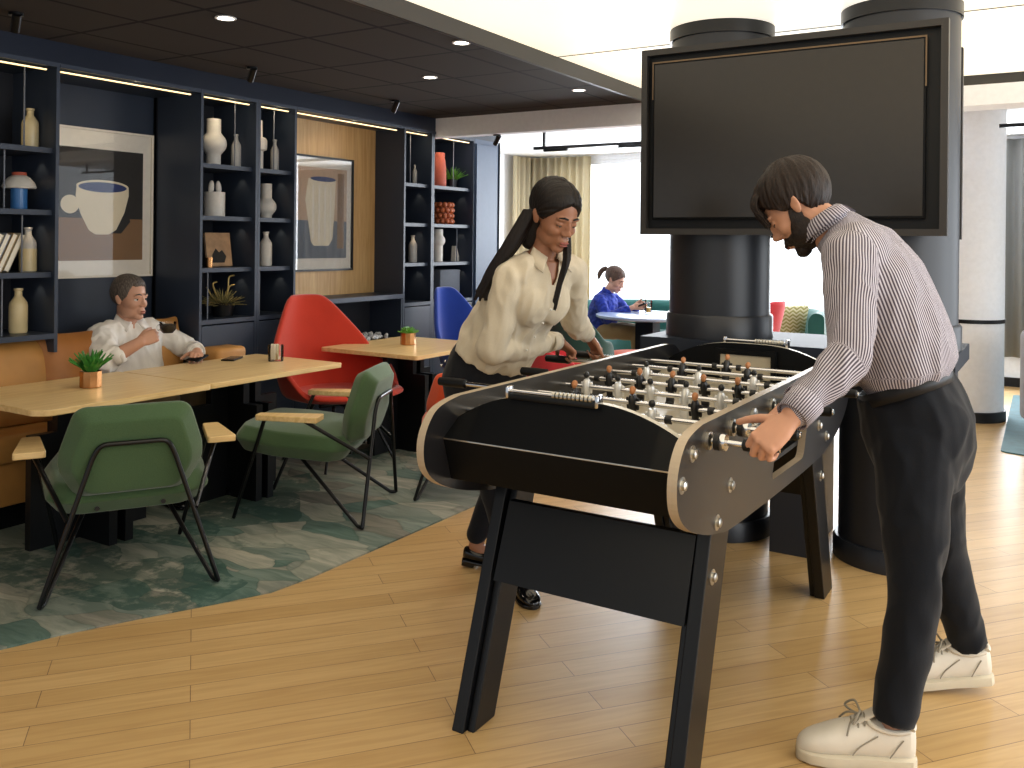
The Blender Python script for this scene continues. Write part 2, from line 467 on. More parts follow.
# ceilings
struct(MB().bx(-4.75, -2.476, -2.6, 5.82, 2.35, 2.5).build('ceiling', M['tiles'], smooth=False))
struct(MB().bx(-2.45, 3.8, -2.6, 6.15, 2.42, 2.5).build('ceiling_light_panel', M['lum'], smooth=False))
g = MB()
for y in (4.45, 2.75, 1.05): g.bx(-2.45, 3.8, y-0.003, y+0.003, 2.4165, 2.4195)
struct(g.build('trim_panel_joint', M['frame_dark'], smooth=False))
struct(MB().bx(-2.475, -2.45, -2.6, 5.8, 2.338, 2.42).build('trim_ceiling_edge', M['frame_dark'], smooth=False))
struct(MB().bx(-6.0, -2.45, 5.8, 5.9, 2.2, 2.46).build('trim_bulkhead', M['ceil_white'], smooth=False))
struct(MB().bx(-2.45, 3.8, 6.15, 6.25, 2.32, 2.5).build('trim_fascia', M['frame_dark'], smooth=False))
struct(MB().bx(-2.45, 3.8, 5.9, 6.14, 2.2, 2.32).build('trim_bulkhead_right', M['ceil_white'], smooth=False))
struct(MB().bx(-6.0, 3.8, 5.9, 10.3, 2.46, 2.56).build('ceiling_rear', M['ceil_white'], smooth=False))
# wall above shelving, wall behind it
struct(MB().bx(-4.75, XW-0.005, -0.5, 6.74, 2.245, 2.35).build('wall_left_soffit', plain('deep_navy_gloss', '#182031', 0.3, nscale=3), smooth=False))
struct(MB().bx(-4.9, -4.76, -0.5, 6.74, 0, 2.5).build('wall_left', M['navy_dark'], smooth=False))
struct(MB().bx(-6.0, -4.76, 6.74, 6.86, 0, 2.46).build('wall_left_return', M['white'], smooth=False))
struct(MB().bx(-6.1, -5.98, 6.8, 10.3, 0, 2.46).build('wall_left_rear', M['white'], smooth=False))
struct(MB().bx(-5.97, -5.955, 6.87, 10.08, 0, 0.09).build('baseboard_left', M['black'], smooth=False))
# rear wall with wide windows
yb = 10.1
w = MB()
w.bx(-6.1, 4.0, yb, yb+0.15, 0, 0.28); w.bx(-6.1, 4.0, yb, yb+0.15, 2.40, 2.46)
for x0, x1 in ((-6.1, -5.6), (-0.95, -0.35)): w.bx(x0, x1, yb, yb+0.15, 0.28, 2.40)
struct(w.build('wall_rear', M['white'], smooth=False))
struct(MB().bx(-5.94, 4.0, yb-0.015, yb-0.001, 0, 0.09).build('baseboard_rear', M['black'], smooth=False))
for k, (x0, x1) in enumerate(((-5.6, -0.95), (-0.35, 3.9))):
    fr = MB()
    for a, b in ((x0, x0+0.05), (x1-0.05, x1)): fr.bx(a, b, yb+0.03, yb+0.1, 0.28, 2.40)
    n = 1 if k == 0 else 2
    for i in range(1, n):
        xm = x0+(x1-x0)*i/n; fr.bx(xm-0.02, xm+0.02, yb+0.03, yb+0.1, 0.28, 2.40)
    fr.bx(x0, x1, yb+0.03, yb+0.1, 0.28, 0.33); fr.bx(x0, x1, yb+0.03, yb+0.1, 2.35, 2.40)
    wo = fr.build('window_%d' % (k+1), M['white'], smooth=False); struct(wo)
    struct(MB().bx(x0+0.05, x1-0.05, yb+0.06, yb+0.066, 0.33, 2.35).build('window_pane', M['glass'], wo, smooth=False))
# glazed side behind camera stays open to the daylight; far end wall of the lounge
struct(MB().bx(-6.1, -4.9, -0.6, -0.5, 0, 2.5).build('wall_left_end', M['white'], smooth=False))

# curtains
def curtain(name, pts, z0, z1, mat, label, amp=0.035, waves=9, per=10):
    P = smooth_pts(pts, 1); L = [0]
    for a, b in zip(P, P[1:]): L.append(L[-1]+(b-a).length)
    N = int(waves*per); ring = []
    for i in range(N+1):
        s = L[-1]*i/N; k = max(j for j in range(len(L)) if L[j] <= s+1e-9); k = min(k, len(P)-2)
        t = (s-L[k])/(L[k+1]-L[k]); d = (P[k+1]-P[k]).normalized(); nrm = Vector((d.y, -d.x, 0))
        ring.append(P[k].lerp(P[k+1], t) + nrm*(amp*math.sin(2*PI*i/per)+amp*0.4*math.sin(2*PI*i/per*0.37+1)))
    m = MB(); rows = []
    for z in (z0, (z0+z1)/2, z1):
        rows.append([Vector((p.x, p.y, z)) for p in ring])
    m.quadring(rows, close=False)
    o = m.build(name, mat)
    so = o.modifiers.new('thick', 'SOLIDIFY'); so.thickness = 0.004
    return tag(o, label, 'curtain')
curtain('curtain', [(-5.88, 9.55, 0), (-5.86, 9.92, 0), (-5.7, 10.0, 0), (-5.02, 10.0, 0)], 0.02, 2.44, M['curtain'], 'beige floor length curtain in the rear left corner beside the window', waves=12)
curtain('curtain', [(-0.55, 10.0, 0), (2.2, 10.0, 0)], 0.30, 2.42, M['gcurtain'], 'grey curtain hanging at the right edge behind the white column', waves=18)
for x0, x1, y, lab in ((-4.08, -1.9, 7.0, 'black lighting track on the white ceiling near the beige curtain'), (-0.4, 1.6, 7.1, 'short black lighting track on the white ceiling at right edge')):
    t = thing('lighting_track', lab, 'track light')
    MB().bx(x0, x1, y-0.02, y+0.02, 2.2, 2.225).build('rail', M['black_metal'], t, smooth=False)
    for xx in ((x0+0.1, x1-0.1) if x0 < -1 else (x0+0.6, x1-0.1)): MB().bx(xx-0.01, xx+0.01, y-0.01, y+0.01, 2.225, 2.46).build('hanger', M['black_metal'], t, smooth=False)
    for xx in ((x0+0.22, x0+0.95) if x0 < -1 else (x0+0.9,)):
        MB().bx(xx-0.12, xx+0.12, y-0.018, y+0.018, 2.178, 2.2, 0.004).build('spot_head', M['black_metal'], t)

# columns ------------------------------------------------------------
def column(x, y, r, label, mat, top, cnt):
    t = thing('column', label, 'column', (x, y, 0))
    MB().lathe([(r, 0), (r, top)], n=64).build('shaft', mat, t)
    return t
for x, y, lab in ((-1.44, 4.28, 'dark grey round column under the left end of the screen'), (-0.628, 4.28, 'dark grey round column at right, behind the standing man')):
    t = thing('column', lab, 'column', (x, y, 0), group=None)
    MB().lathe([(0.24, 0), (0.24, 2.42)], n=64).build('shaft', M['column'], t)
    MB().lathe([(0.241, 0.0), (0.262, 0.0), (0.262, 0.075), (0.254, 0.09), (0.241, 0.09)], n=64).build('base_ring', M['column'], t)
    MB().lathe([(0.241, 0.931), (0.254, 0.931), (0.254, 1.03), (0.248, 1.04), (0.241, 1.04)], n=64).build('collar', M['column'], t)
    MB().lathe([(0.241, 2.36), (0.25, 2.36), (0.25, 2.419), (0.241, 2.419)], n=64).build('top_ring', M['black_metal'], t)
t = thing('column', 'thick white round column with a thin black band', 'column', (-0.655, 8.1, 0))
MB().lathe([(0.25, 0), (0.25, 2.46)], n=64).build('shaft', M['white'], t)
MB().lathe([(0.252, 0), (0.268, 0), (0.268, 0.08), (0.252, 0.08)], n=64).build('base_ring', M['black'], t)
MB().lathe([(0.2505, 0.77), (0.256, 0.77), (0.256, 0.80), (0.2505, 0.80)], n=64).build('band', M['black'], t)
# counter wrapped around both columns
t = thing('counter', 'dark grey counter top wrapped around the two dark columns', 'counter')
c = MB()
x0, x1, y0, y1, z0, z1 = -1.735, -0.372, 4.005, 4.62, 0.86, 0.93
def slab_with_holes(m, x0, x1, y0, y1, z0, z1, holes, r):
    """four strips round each hole approximated by polar quads"""
    cells = [(x0, (holes[0][0]+holes[1][0])/2, holes[0]), ((holes[0][0]+holes[1][0])/2, x1, holes[1])]
    for a, b, h in cells:
        N = 64
        def outer(th):
            dx, dy = math.cos(th), math.sin(th); ts = []
            if dx > 1e-9: ts.append((b-h[0])/dx)
            if dx < -1e-9: ts.append((a-h[0])/dx)
            if dy > 1e-9: ts.append((y1-h[1])/dy)
            if dy < -1e-9: ts.append((y0-h[1])/dy)
            q = min(ts); return (h[0]+dx*q, h[1]+dy*q)
        angs = sorted([2*PI*i/N for i in range(N)] + [math.atan2(yy-h[1], xx-h[0]) % (2*PI) for xx in (a, b) for yy in (y0, y1)])
        O = [outer(t_) for t_ in angs]; I = [(h[0]+r*math.cos(t_), h[1]+r*math.sin(t_)) for t_ in angs]
        n = len(angs)
        V = [[m.bm.verts.new((p[0], p[1], z)) for p in L] for L, z in ((O, z1), (I, z1), (I, z0), (O, z0))]
        for i in range(n):
            j = (i+1) % n
            for q in range(4):
                A, B = V[q], V[(q+1) % 4]
                m.bm.faces.new((A[i], A[j], B[j], B[i]))
slab_with_holes(c, x0, x1, y0, y1, z0, z1, ((-1.44, 4.28), (-0.628, 4.28)), 0.242)
c.build('counter_top', plain('blue_black_laminate', '#2b303a', 0.5, spec=0.12), t, smooth=False)
g = MB()
g.bx(-1.12, -0.95, 4.05, 4.55, 0.0, 0.86)
g.build('support_panel', M['column'], t, smooth=False)

# screen between the columns ---------------------------------------
def screen(y, sgn, label, dx=0.0, dz=0.0):
    t = thing('screen', label, 'screen', (-1.068+dx, y, 1.855+dz), 0 if sgn > 0 else PI)
    W, Hh, dp = 1.325, 0.876, 0.045
    m = MB(); ft = 0.028
    for a in (-1, 1):
        m.bx(min(a*W/2, a*(W/2-ft)), max(a*W/2, a*(W/2-ft)), -dp, dp*0.0, -Hh/2, Hh/2)
        m.bx(-W/2+ft, W/2-ft, -dp, 0, min(a*Hh/2, a*(Hh/2-ft)), max(a*Hh/2, a*(Hh/2-ft)))
    m.build('frame', M['frame_dark'], t, smooth=False)
    MB().bx(-W/2+ft, W/2-ft, -0.006, 0.0, -Hh/2+ft, Hh/2-ft).build('back_board', M['black'], t, smooth=False)
    d = MB().bx(-0.607, 0.580, -0.036, -0.007, -0.368, 0.375, 0.003).build('display', M['black_gloss'], t)
    MB().bx(-0.598, 0.571, -0.0372, -0.0363, -0.357, 0.364).build('glass_panel', M['tv_screen'], d, smooth=False)
    g = MB()
    g.bx(-0.610, 0.583, -0.0375, -0.036, 0.371, 0.378); g.bx(0.577, 0.583, -0.0375, -0.036, 0.17, 0.371); g.bx(-0.610, -0.604, -0.0375, -0.036, 0.20, 0.371)
    g.build('bezel', plain('bronze_bezel', '#6b5a48', 0.3, 0.8), d, smooth=False)
    return t
screen(4.022, 1, 'large dark screen in a deep frame, facing the table football')
screen(4.56, -1, 'second dark screen facing away, only its edge showing at right', dx=0.0, dz=-0.01)

# recessed lights and small ceiling spots ---------------------------
for x, y, lab in ((-3.16, 2.71, 'round recessed ceiling light, nearest the camera over the tables'), (-2.53, 3.62, 'round recessed ceiling light beside the luminous ceiling edge'), (-3.23, 4.30, 'round recessed ceiling light in the middle of the dark tiles'), (-2.66, 5.12, 'round recessed ceiling light at the far end of the dark tiles')):
    t = thing('ceiling_light', lab, 'ceiling light', (x, y, 2.349), group=None)
    MB().lathe([(0.036, -0.004), (0.046, -0.004), (0.046, 0.0), (0.036, 0.0), (0.036, -0.004)], n=28, caps=False).build('trim_ring', M['white'], t)
    MB().lathe([(0.0, -0.002), (0.036, -0.002), (0.036, 0.0)], n=28).build('lens', M['downlight'], t)
    l = bpy.data.lights.new('downlight_beam', 'SPOT'); l.energy = 18; l.spot_size = 1.7; l.spot_blend = 0.6; l.color = (1, 0.86, 0.66); l.shadow_soft_size = 0.04
    lo = bpy.data.objects.new('downlight_beam', l); COL.objects.link(lo); lo.parent = t; lo.location = (0, 0, -0.012)
for x, y, z, lab in ((-3.90, 2.2, 2.35, 'small black ceiling spotlight at the top left of the room'), (-3.94, 3.57, 2.35, 'small black ceiling spotlight above the pale vases'), (-3.98, 4.90, 2.35, 'small black ceiling spotlight above the oak panelled niche'), (-3.75, 5.86, 2.2, 'small black spotlight under the white bulkhead')):
    t = thing('spotlight', lab, 'spotlight', (x, y, z-0.0005))
    MB().lathe([(0.0, -0.012), (0.03, -0.012), (0.03, 0)], n=20).build('mount', M['black_metal'], t)
    d = Vector((-0.62, 0.25, -0.75)).normalized()
    MB().tube([Vector((0, 0, -0.012)), Vector((0, 0, -0.03))], 0.007).build('stem', M['black_metal'], t)
    MB().tube([Vector((0, 0, -0.045))-d*0.045, Vector((0, 0, -0.045))+d*0.04], 0.019, 20).build('head', M['black_metal'], t)

# ================================================================== BUILT-IN SHELVING
ZS = (1.82, 1.51, 1.20, 0.895)      # top faces of the shelves
ZT = 2.245
XB = -4.68
def led(parent, ya, yb2, z=2.205):
    MB().bx(XW-0.03, XW-0.018, ya, yb2, z-0.002, z+0.004).build('light_strip', M['led'], parent, smooth=False)
    l = bpy.data.lights.new('strip_glow', 'AREA'); l.shape = 'RECTANGLE'; l.size = yb2-ya; l.size_y = 0.012; l.energy = 0.5*(yb2-ya)/0.4; l.color = (1, 0.80, 0.52)
    lo = bpy.data.objects.new('strip_glow', l); COL.objects.link(lo); lo.parent = parent
    lo.location = (XW-0.03, (ya+yb2)/2, z-0.009); lo.rotation_euler = (0, math.radians(-25), PI/2)
def bookcase(y0, y1, label, rods=(), base=True, shelves=(0, 1, 2, 3)):
    t = thing('bookcase', label, 'bookcase')
    p = 0.018
    zb = 0.0 if base else 0.80
    for a, b in ((y0, y0+p), (y1-p, y1)): MB().bx(XB, XW, a, b, zb, ZT).build('side_panel', M['navy'], t, smooth=False)
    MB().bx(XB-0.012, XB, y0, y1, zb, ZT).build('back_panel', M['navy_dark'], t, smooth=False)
    MB().bx(XB, XW, y0+p, y1-p, ZT-0.022, ZT).build('top_panel', M['navy'], t, smooth=False)
    for k in shelves:
        z = ZS[k]
        MB().bx(XB, XW-(0.03 if k < 3 else 0.0), y0+p, y1-p, z-0.026, z).build('shelf', M['navy'], t, smooth=False)
    if base:
        n = 2 if y1-y0 > 0.6 else 1
        for i in range(n):
            a = y0+p+(y1-y0-2*p)*i/n; b = y0+p+(y1-y0-2*p)*(i+1)/n
            dd = MB().bx(XW-0.02, XW, a+0.003, b-0.003, 0.08, 0.86, 0.002).build('door', M['navy'], t, smooth=False)
        MB().bx(XB+0.02, XW-0.04, y0+p, y1-p, 0, 0.08).build('plinth', M['black'], t, smooth=False)
    for y, k in rods:
        zt = ZT-0.022 if k == 0 else ZS[k-1]-0.026
        MB().cyl((XW-0.07, y, ZS[k]), (XW-0.07, y, zt), 0.004, 8).build('divider_rod', M['rod_grey'], t)
    led(t, y0+p+0.01, y1-p-0.04)
    zt = [ZT-0.03] + [z-0.03 for z in ZS[:3]]
    for k in range(4):      # small warm puck under each shelf near the right panel
        if k == 0: continue
        l = bpy.data.lights.new('shelf_glow', 'SPOT'); l.energy = 0.25; l.spot_size = 1.2; l.spot_blend = 0.5; l.color = (1, 0.74, 0.42); l.shadow_soft_size = 0.01
        lo = bpy.data.objects.new('shelf_glow', l); COL.objects.link(lo); lo.parent = t
        lo.location = (XW-0.12, y1-p-0.05, zt[k]-0.004); lo.rotation_euler = (math.radians(18), 0, 0)
    return t
bookcase(1.75, 2.645, 'built-in navy bookcase at the left edge with blue jar and cream bottles', rods=((2.505, 0), (2.41, 1), (2.50, 2), (2.405, 3)), base=False)
bookcase(3.508, 3.945, 'built-in navy bookcase with the round bulb vase and leaning brown book', rods=((3.82, 0), (3.625, 3)))
bookcase(3.947, 4.275, 'narrow built-in navy bookcase left of the oak panelled niche', rods=((4.14, 0), (4.03, 3)))
bookcase(5.40, 5.765, 'narrow built-in navy bookcase right of the oak niche holding slim bottles', rods=((5.56, 0), (5.50, 2)))
bookcase(5.767, 6.355, 'built-in navy bookcase with terracotta vase and orange bubble pot', rods=((6.14, 0), (6.20, 2)))
t = thing('tall_cabinet', 'tall plain blue grey cabinet panel at the far end of shelving', 'cabinet')
MB().bx(-4.75, XW, 6.358, 6.73, 0, ZT).build('body', M['panel_blue'], t, smooth=False)
MB().bx(XW+0.001, XW+0.018, 6.362, 6.69, 0.06, ZT-0.04, 0.002).build('door', M['panel_blue'], t, smooth=False)
MB().bx(-4.75, XW+0.012, 6.731, 6.74, 0, ZT).build('end_strip', M['black'], t, smooth=False)

# niche with cup print
t = thing('wall_niche', 'dark open niche in the shelving behind the seated man', 'niche')
MB().bx(-4.74, -4.72, 2.647, 3.506, 0.0, ZT).build('back_panel', M['navy'], t, smooth=False)
MB().bx(-4.72, XW, 2.647, 3.506, ZT-0.022, ZT).build('top_panel', M['navy'], t, smooth=False)
led(t, 2.66, 3.45)
def frame_print(name, label, x, y0, y1, z0, z1, fmat, ft, shapes, mat_w):
    t = thing(name, label, 'picture', (x, (y0+y1)/2, (z0+z1)/2))
    w, h = (y1-y0)/2, (z1-z0)/2
    m = MB()
    for a in (-1, 1):
        m.bx(0, 0.025, min(a*w, a*(w-ft)), max(a*w, a*(w-ft)), -h, h)
        m.bx(0, 0.025, -w+ft, w-ft, min(a*h, a*(h-ft)), max(a*h, a*(h-ft)))
    m.build('frame', fmat, t, smooth=False)
    MB().bx(0.001, 0.010, -w+ft, w-ft, -h+ft, h-ft).build('mat_board', M['mat_board'], t, smooth=False)
    mats = []; pm = MB(); k = 0
    for poly, mt in shapes:
        if mt not in mats: mats.append(mt)
        pm.mi = mats.index(mt)
        pm.prism(poly, 'YZ', 0.0101+k*0.0006, 0.0107+k*0.0006); k += 1
    pm.build('print', [M[q] for q in mats], t, smooth=False)
    MB().bx(0.019, 0.021, -w+ft, w-ft, -h+ft, h-ft).build('glazing', M['pglass'], t, smooth=False)
def rect(a, b, c, d): return [(a, c), (b, c), (b, d), (a, d)]
def circ(cx, cy, rx, ry, n=28): return [(cx+rx*math.cos(2*PI*i/n), cy+ry*math.sin(2*PI*i/n)) for i in range(n)]
cup = [(x*1.18, y*1.12-0.015) for x, y in ((-0.12, 0.10), (-0.125, 0.05), (-0.10, -0.04), (-0.055, -0.125), (-0.02, -0.145), (0.05, -0.145), (0.09, -0.12), (0.135, -0.03), (0.158, 0.06), (0.157, 0.10))]
frame_print('framed_print', 'large framed print of a cream cup behind the seated man', -4.718, 2.80, 3.492, 1.146, 1.992, M['mat_board'], 0.012,
    [(rect(-0.28, 0.283, -0.085, 0.31), 'art_dark'), (rect(-0.28, 0.283, -0.325, -0.085), 'art_tan'), ([(0.0, -0.17), (0.10, -0.10), (0.18, -0.05), (0.20, -0.10), (0.14, -0.17)], 'art_dark'),
     (circ(-0.18, -0.01, 0.055, 0.052), 'art_cream'), (cup, 'art_cream'), (circ(0.02, 0.097, 0.165, 0.038), 'art_cream'), (circ(0.02, 0.093, 0.152, 0.029), 'art_blue')], 0.05)
# oak lined niche
t = thing('wall_niche', 'oak panelled niche with a ledge and open compartment below', 'niche')
MB().bx(-4.62, -4.575, 4.277, 5.398, 0.97, ZT-0.022).build('oak_panel', M['oak_panel'], t, smooth=False)
MB().bx(-4.62, XW, 4.277, 5.398, ZT-0.022, ZT).build('top_panel', M['navy'], t, smooth=False)
MB().bx(-4.62, XW+0.004, 4.277, 5.398, 0.935, 0.968).build('ledge', M['navy'], t, smooth=False)
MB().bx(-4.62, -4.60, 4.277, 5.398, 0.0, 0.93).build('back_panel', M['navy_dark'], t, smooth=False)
MB().bx(-4.599, XW, 4.277, 5.398, 0.60, 0.632).build('compartment_floor', M['black'], t, smooth=False)
MB().bx(-4.599, XW-0.001, 4.279, 4.297, 0.64, 0.93).build('side_panel', M['navy'], t, smooth=False)
MB().bx(-4.599, XW-0.001, 5.378, 5.396, 0.64, 0.93).build('side_panel', M['navy'], t, smooth=False)
MB().bx(XW-0.03, XW, 4.279, 5.396, 0.05, 0.595).build('lower_panel', M['navy'], t, smooth=False)
led(t, 4.29, 5.33)
jug = [(-0.13, 0.25), (-0.16, 0.10), (-0.13, -0.05), (-0.10, -0.20), (-0.07, -0.23), (0.08, -0.23), (0.12, -0.18), (0.14, 0.05), (0.15, 0.25)]
frame_print('framed_print', 'black framed print of a pale striped jug on the oak panel', -4.574, 4.46, 5.125, 1.148, 1.972, M['black_metal'], 0.014,
    [(rect(-0.27, 0.27, -0.32, 0.33), 'art_pink'), (rect(-0.27, 0.27, -0.32, -0.05), 'art_grey'), (rect(0.17, 0.24, -0.25, 0.30), 'art_tan'), (jug, 'art_cream'), (circ(0.02, 0.25, 0.13, 0.018), 'art_blue'),
     (rect(-0.09, -0.075, -0.18, 0.2), 'mat_board'), (rect(-0.03, -0.015, -0.2, 0.2), 'mat_board'), (rect(0.03, 0.045, -0.2, 0.2), 'mat_board'), (rect(0.09, 0.1, -0.18, 0.2), 'mat_board')], 0.05)
# pebbles
rnd = random.Random(3)
m = MB()
for i in range(150):
    a, b = rnd.uniform(4.34, 5.33), rnd.uniform(-4.55, -4.34)
    m.ell((b, a, 0.645+rnd.uniform(0, 0.02)), (rnd.uniform(0.012, 0.02), rnd.uniform(0.015, 0.026), rnd.uniform(0.010, 0.014)), Euler((rnd.random(), rnd.random(), rnd.random()*3)).to_matrix(), 8, 6)
tag(m.build('pebbles', M['pebble']), 'bed of white pebbles in the open compartment below the oak niche', 'pebbles', kind='stuff')

# ---------------------------------------------------------------- shelf ornaments
def single(name, label, cat, mb, mat, loc, group=None, rz=0):
    o = mb.build(name, mat); o.location = loc; o.rotation_euler = (0, 0, rz)
    return tag(o, label, cat, group)
def bottle(h, r): return [(0.0, 0), (r*0.92, 0), (r, 0.012), (r, h*0.60), (r*0.93, h*0.68), (r*0.62, h*0.77), (r*0.42, h*0.83), (r*0.40, h*0.94), (r*0.5, h*0.96), (r*0.5, h), (r*0.34, h), (r*0.3, h*0.93)]
for y, k, h, r, mt, lab in (
    (2.588, 0, 0.20, 0.040, 'cream', 'yellow cream ceramic bottle on the top shelf at far left'),
    (2.537, 3, 0.222, 0.043, 'cream', 'cream ceramic bottle low at left, just above the tan banquette'),
    (3.91, 0, 0.21, 0.031, 'ceramic_grey', 'small pale bottle beside the big round bulb vase'),
    (4.235, 0, 0.21, 0.028, 'ceramic_grey', 'small pale bottle beside the tall knobbed vase'),
    (4.165, 2, 0.222, 0.040, 'ceramic', 'white speckled bottle left of the oak niche, third shelf'),
    (5.735, 0, 0.16, 0.018, 'ceramic_grey', 'very slim pale bottle on the top shelf right of the oak niche'),
    (5.72, 2, 0.215, 0.034, 'ceramic_grey', 'slim pale bottle on the third shelf right of the oak niche')):
    single('bottle', lab, 'bottle', MB().lathe(bottle(h, r)), M[mt], (-4.45, y, ZS[k]+0.001), 'ceramic bottles on the shelves')
t = thing('bottle', 'two tone cream and taupe ceramic bottle beside leaning books', 'bottle', (-4.45, 2.583, ZS[2]+0.001), group='ceramic bottles on the shelves')
pr = bottle(0.222, 0.040)
MB().lathe(pr).build('body', M['ceramic_grey'], t)
MB().lathe([(0.0405, 0.002), (0.0412, 0.012), (0.0412, 0.11), (0.0405, 0.115)]).build('glaze_band', M['cream'], t)
t = thing('jar', 'blue jar with white domed lid at far left', 'jar', (-4.45, 2.535, ZS[1]+0.001))
MB().lathe([(0, 0), (0.037, 0), (0.038, 0.005), (0.038, 0.105), (0, 0.105)]).build('body', M['blue_glaze'], t)
MB().lathe([(0.0, 0.105), (0.075, 0.105), (0.078, 0.112), (0.07, 0.135), (0.05, 0.158), (0.032, 0.17)]).build('lid', M['ceramic'], t)
MB().lathe([(0.033, 0.17), (0.033, 0.185), (0, 0.185)]).build('lid_rim', M['terracotta'], t)
# bulb vases
def bulb(h, rn, rb, zc): 
    pts = [(0, 0), (rn, 0), (rn, zc-rb*0.86)]
    for i in range(1, 12):
        a = -PI/2+PI*i/12; rr = rb*math.cos(a)
        if rr > rn: pts.append((rr, zc+rb*0.92*math.sin(a)))
    pts += [(rn, zc+rb*0.86), (rn, h), (rn*0.8, h), (rn*0.8, h-0.03)]
    return pts
single('vase', 'large white vase with a round bulb body, top shelf', 'vase', MB().lathe(bulb(0.285, 0.043, 0.078, 0.135)), M['ceramic'], (-4.45, 3.735, ZS[0]+0.001), 'bulb vases on the shelves')
single('vase', 'white vase with round bulb low on its neck, second shelf', 'vase', MB().lathe(bulb(0.225, 0.036, 0.066, 0.075)), M['ceramic'], (-4.45, 4.165, ZS[1]+0.001), 'bulb vases on the shelves')
single('vase', 'white vase with bulb high on a stem, right of oak niche', 'vase', MB().lathe(bulb(0.27, 0.042, 0.062, 0.175)), M['ceramic'], (-4.45, 6.055, ZS[2]+0.001), 'bulb vases on the shelves')
single('vase', 'tall narrow white vase with a collar halfway up', 'vase', MB().lathe([(0, 0), (0.034, 0), (0.034, 0.12), (0.055, 0.13), (0.058, 0.15), (0.058, 0.19), (0.05, 0.205), (0.028, 0.215), (0.026, 0.32), (0.02, 0.32)]), M['ceramic'], (-4.45, 4.09, ZS[0]+0.001))
t = thing('planter', 'white cylinder pot with two white cactus lobes', 'pot', (-4.45, 3.745, ZS[1]+0.001))
MB().lathe([(0, 0), (0.062, 0), (0.063, 0.004), (0.063, 0.148), (0.054, 0.150), (0.054, 0.13), (0, 0.13)]).build('pot', M['ceramic'], t)
for a, b in ((-0.026, -0.12), (0.03, 0.12)):
    MB().ell((0, a, 0.175), (0.015, 0.019, 0.046), Euler((b, 0, 0)).to_matrix()).build('lobe', M['ceramic'], t)
t = thing('book', 'brown photo book leaning upright on third shelf', 'book', (-4.47, 3.80, ZS[2]+0.002), math.radians(-16))
R = Euler((0, math.radians(-13), 0)).to_matrix()
def tb(mb): mb.xf(R.to_4x4()); return mb
tb(MB().bx(0.0, 0.018, -0.076, 0.076, 0.004, 0.206)).build('page_block', M['paper'], t, smooth=False)
tb(MB().bx(0.0185, 0.0215, -0.08, 0.08, 0, 0.21)).build('cover', M['book_brown'], t, smooth=False)
tb(MB().prism([(-0.05, 0.02), (0.03, 0.02), (0.045, 0.06), (0.02, 0.10), (0.0, 0.085), (-0.02, 0.11), (-0.045, 0.07)], 'YZ', 0.0216, 0.0222)).build('cover_picture', M['art_dark'], t, smooth=False)
tb(MB().bx(-0.0035, -0.0005, -0.08, 0.08, 0, 0.21)).build('back_cover', M['book_brown'], t, smooth=False)
single('tumbler', 'small copper cup beside the leaning brown book', 'cup', MB().lathe([(0, 0), (0.022, 0), (0.024, 0.06), (0.021, 0.06), (0.02, 0.01), (0, 0.01)]), M['copper'], (-4.40, 3.665, ZS[2]+0.001))
single('vase', 'tall terracotta red vase with a square lip, top shelf', 'vase', MB().lathe([(0, 0), (0.072, 0), (0.075, 0.02), (0.072, 0.16), (0.066, 0.22), (0.06, 0.235), (0.06, 0.28), (0.05, 0.285), (0.048, 0.26)]), M['terracotta'], (-4.45, 6.04, ZS[0]+0.001))
m = MB(); m.lathe([(0, 0), (0.07, 0), (0.07, 0.18), (0.06, 0.18), (0.06, 0.03), (0, 0.03)])
for zz in range(4):
    for k in range(12):
        a = 2*PI*(k+0.5*(zz % 2))/12; m.ell((0.075*math.cos(a), 0.075*math.sin(a), 0.026+zz*0.046), 0.0235, None, 12, 8)
single('pot', 'orange glazed pot covered in round bubbles, second shelf', 'pot', m, M['orange_glaze'], (-4.46, 6.14, ZS[1]+0.001))
single('sculpture', 'small white wedge shaped ornament beside the stem vase', 'ornament', MB().prism([(-0.035, 0), (0.045, 0), (-0.01, 0.13), (-0.025, 0.13)], 'YZ', -0.02, 0.02), M['ceramic'], (-4.45, 6.31, ZS[2]+0.001))
single('storage_box', 'plain grey square box on the lowest open shelf', 'box', MB().bx(-0.13, 0.13, -0.14, 0.14, 0, 0.24, 0.006), plain('grey_card', '#4f5560', 0.7), (-4.48, 6.10, ZS[3]+0.001))
# leaning books at the far left
rnd = random.Random(5)
for i, (c, lab) in enumerate((('#d9d0b8', 'cream paperback leaning against the two tone bottle'), ('#b9a07a', 'tan paperback leaning second from the two tone bottle'), ('#8f97a5', 'grey blue paperback leaning third from the two tone bottle'), ('#d7cdb0', 'pale paperback leaning outermost at the left edge'))):
    t = thing('book', lab, 'book', (-4.44, 2.44-0.034*i, ZS[2]+0.001), group='leaning books on the third shelf')
    q = Euler((math.radians(-24), 0, 0)).to_matrix().to_4x4()
    MB().bx(-0.07, 0.07, -0.024, -0.0215, 0.0, 0.20).bx(-0.07, 0.07, -0.0025, 0, 0, 0.20).bx(-0.072, -0.07, -0.024, 0, 0, 0.20).xf(q).build('cover', plain('book_cover_%d' % i, c, 0.6), t, smooth=False)
    MB().bx(-0.069, 0.068, -0.0212, -0.0028, 0.003, 0.197).xf(q).build('page_block', M['paper'], t, smooth=False)

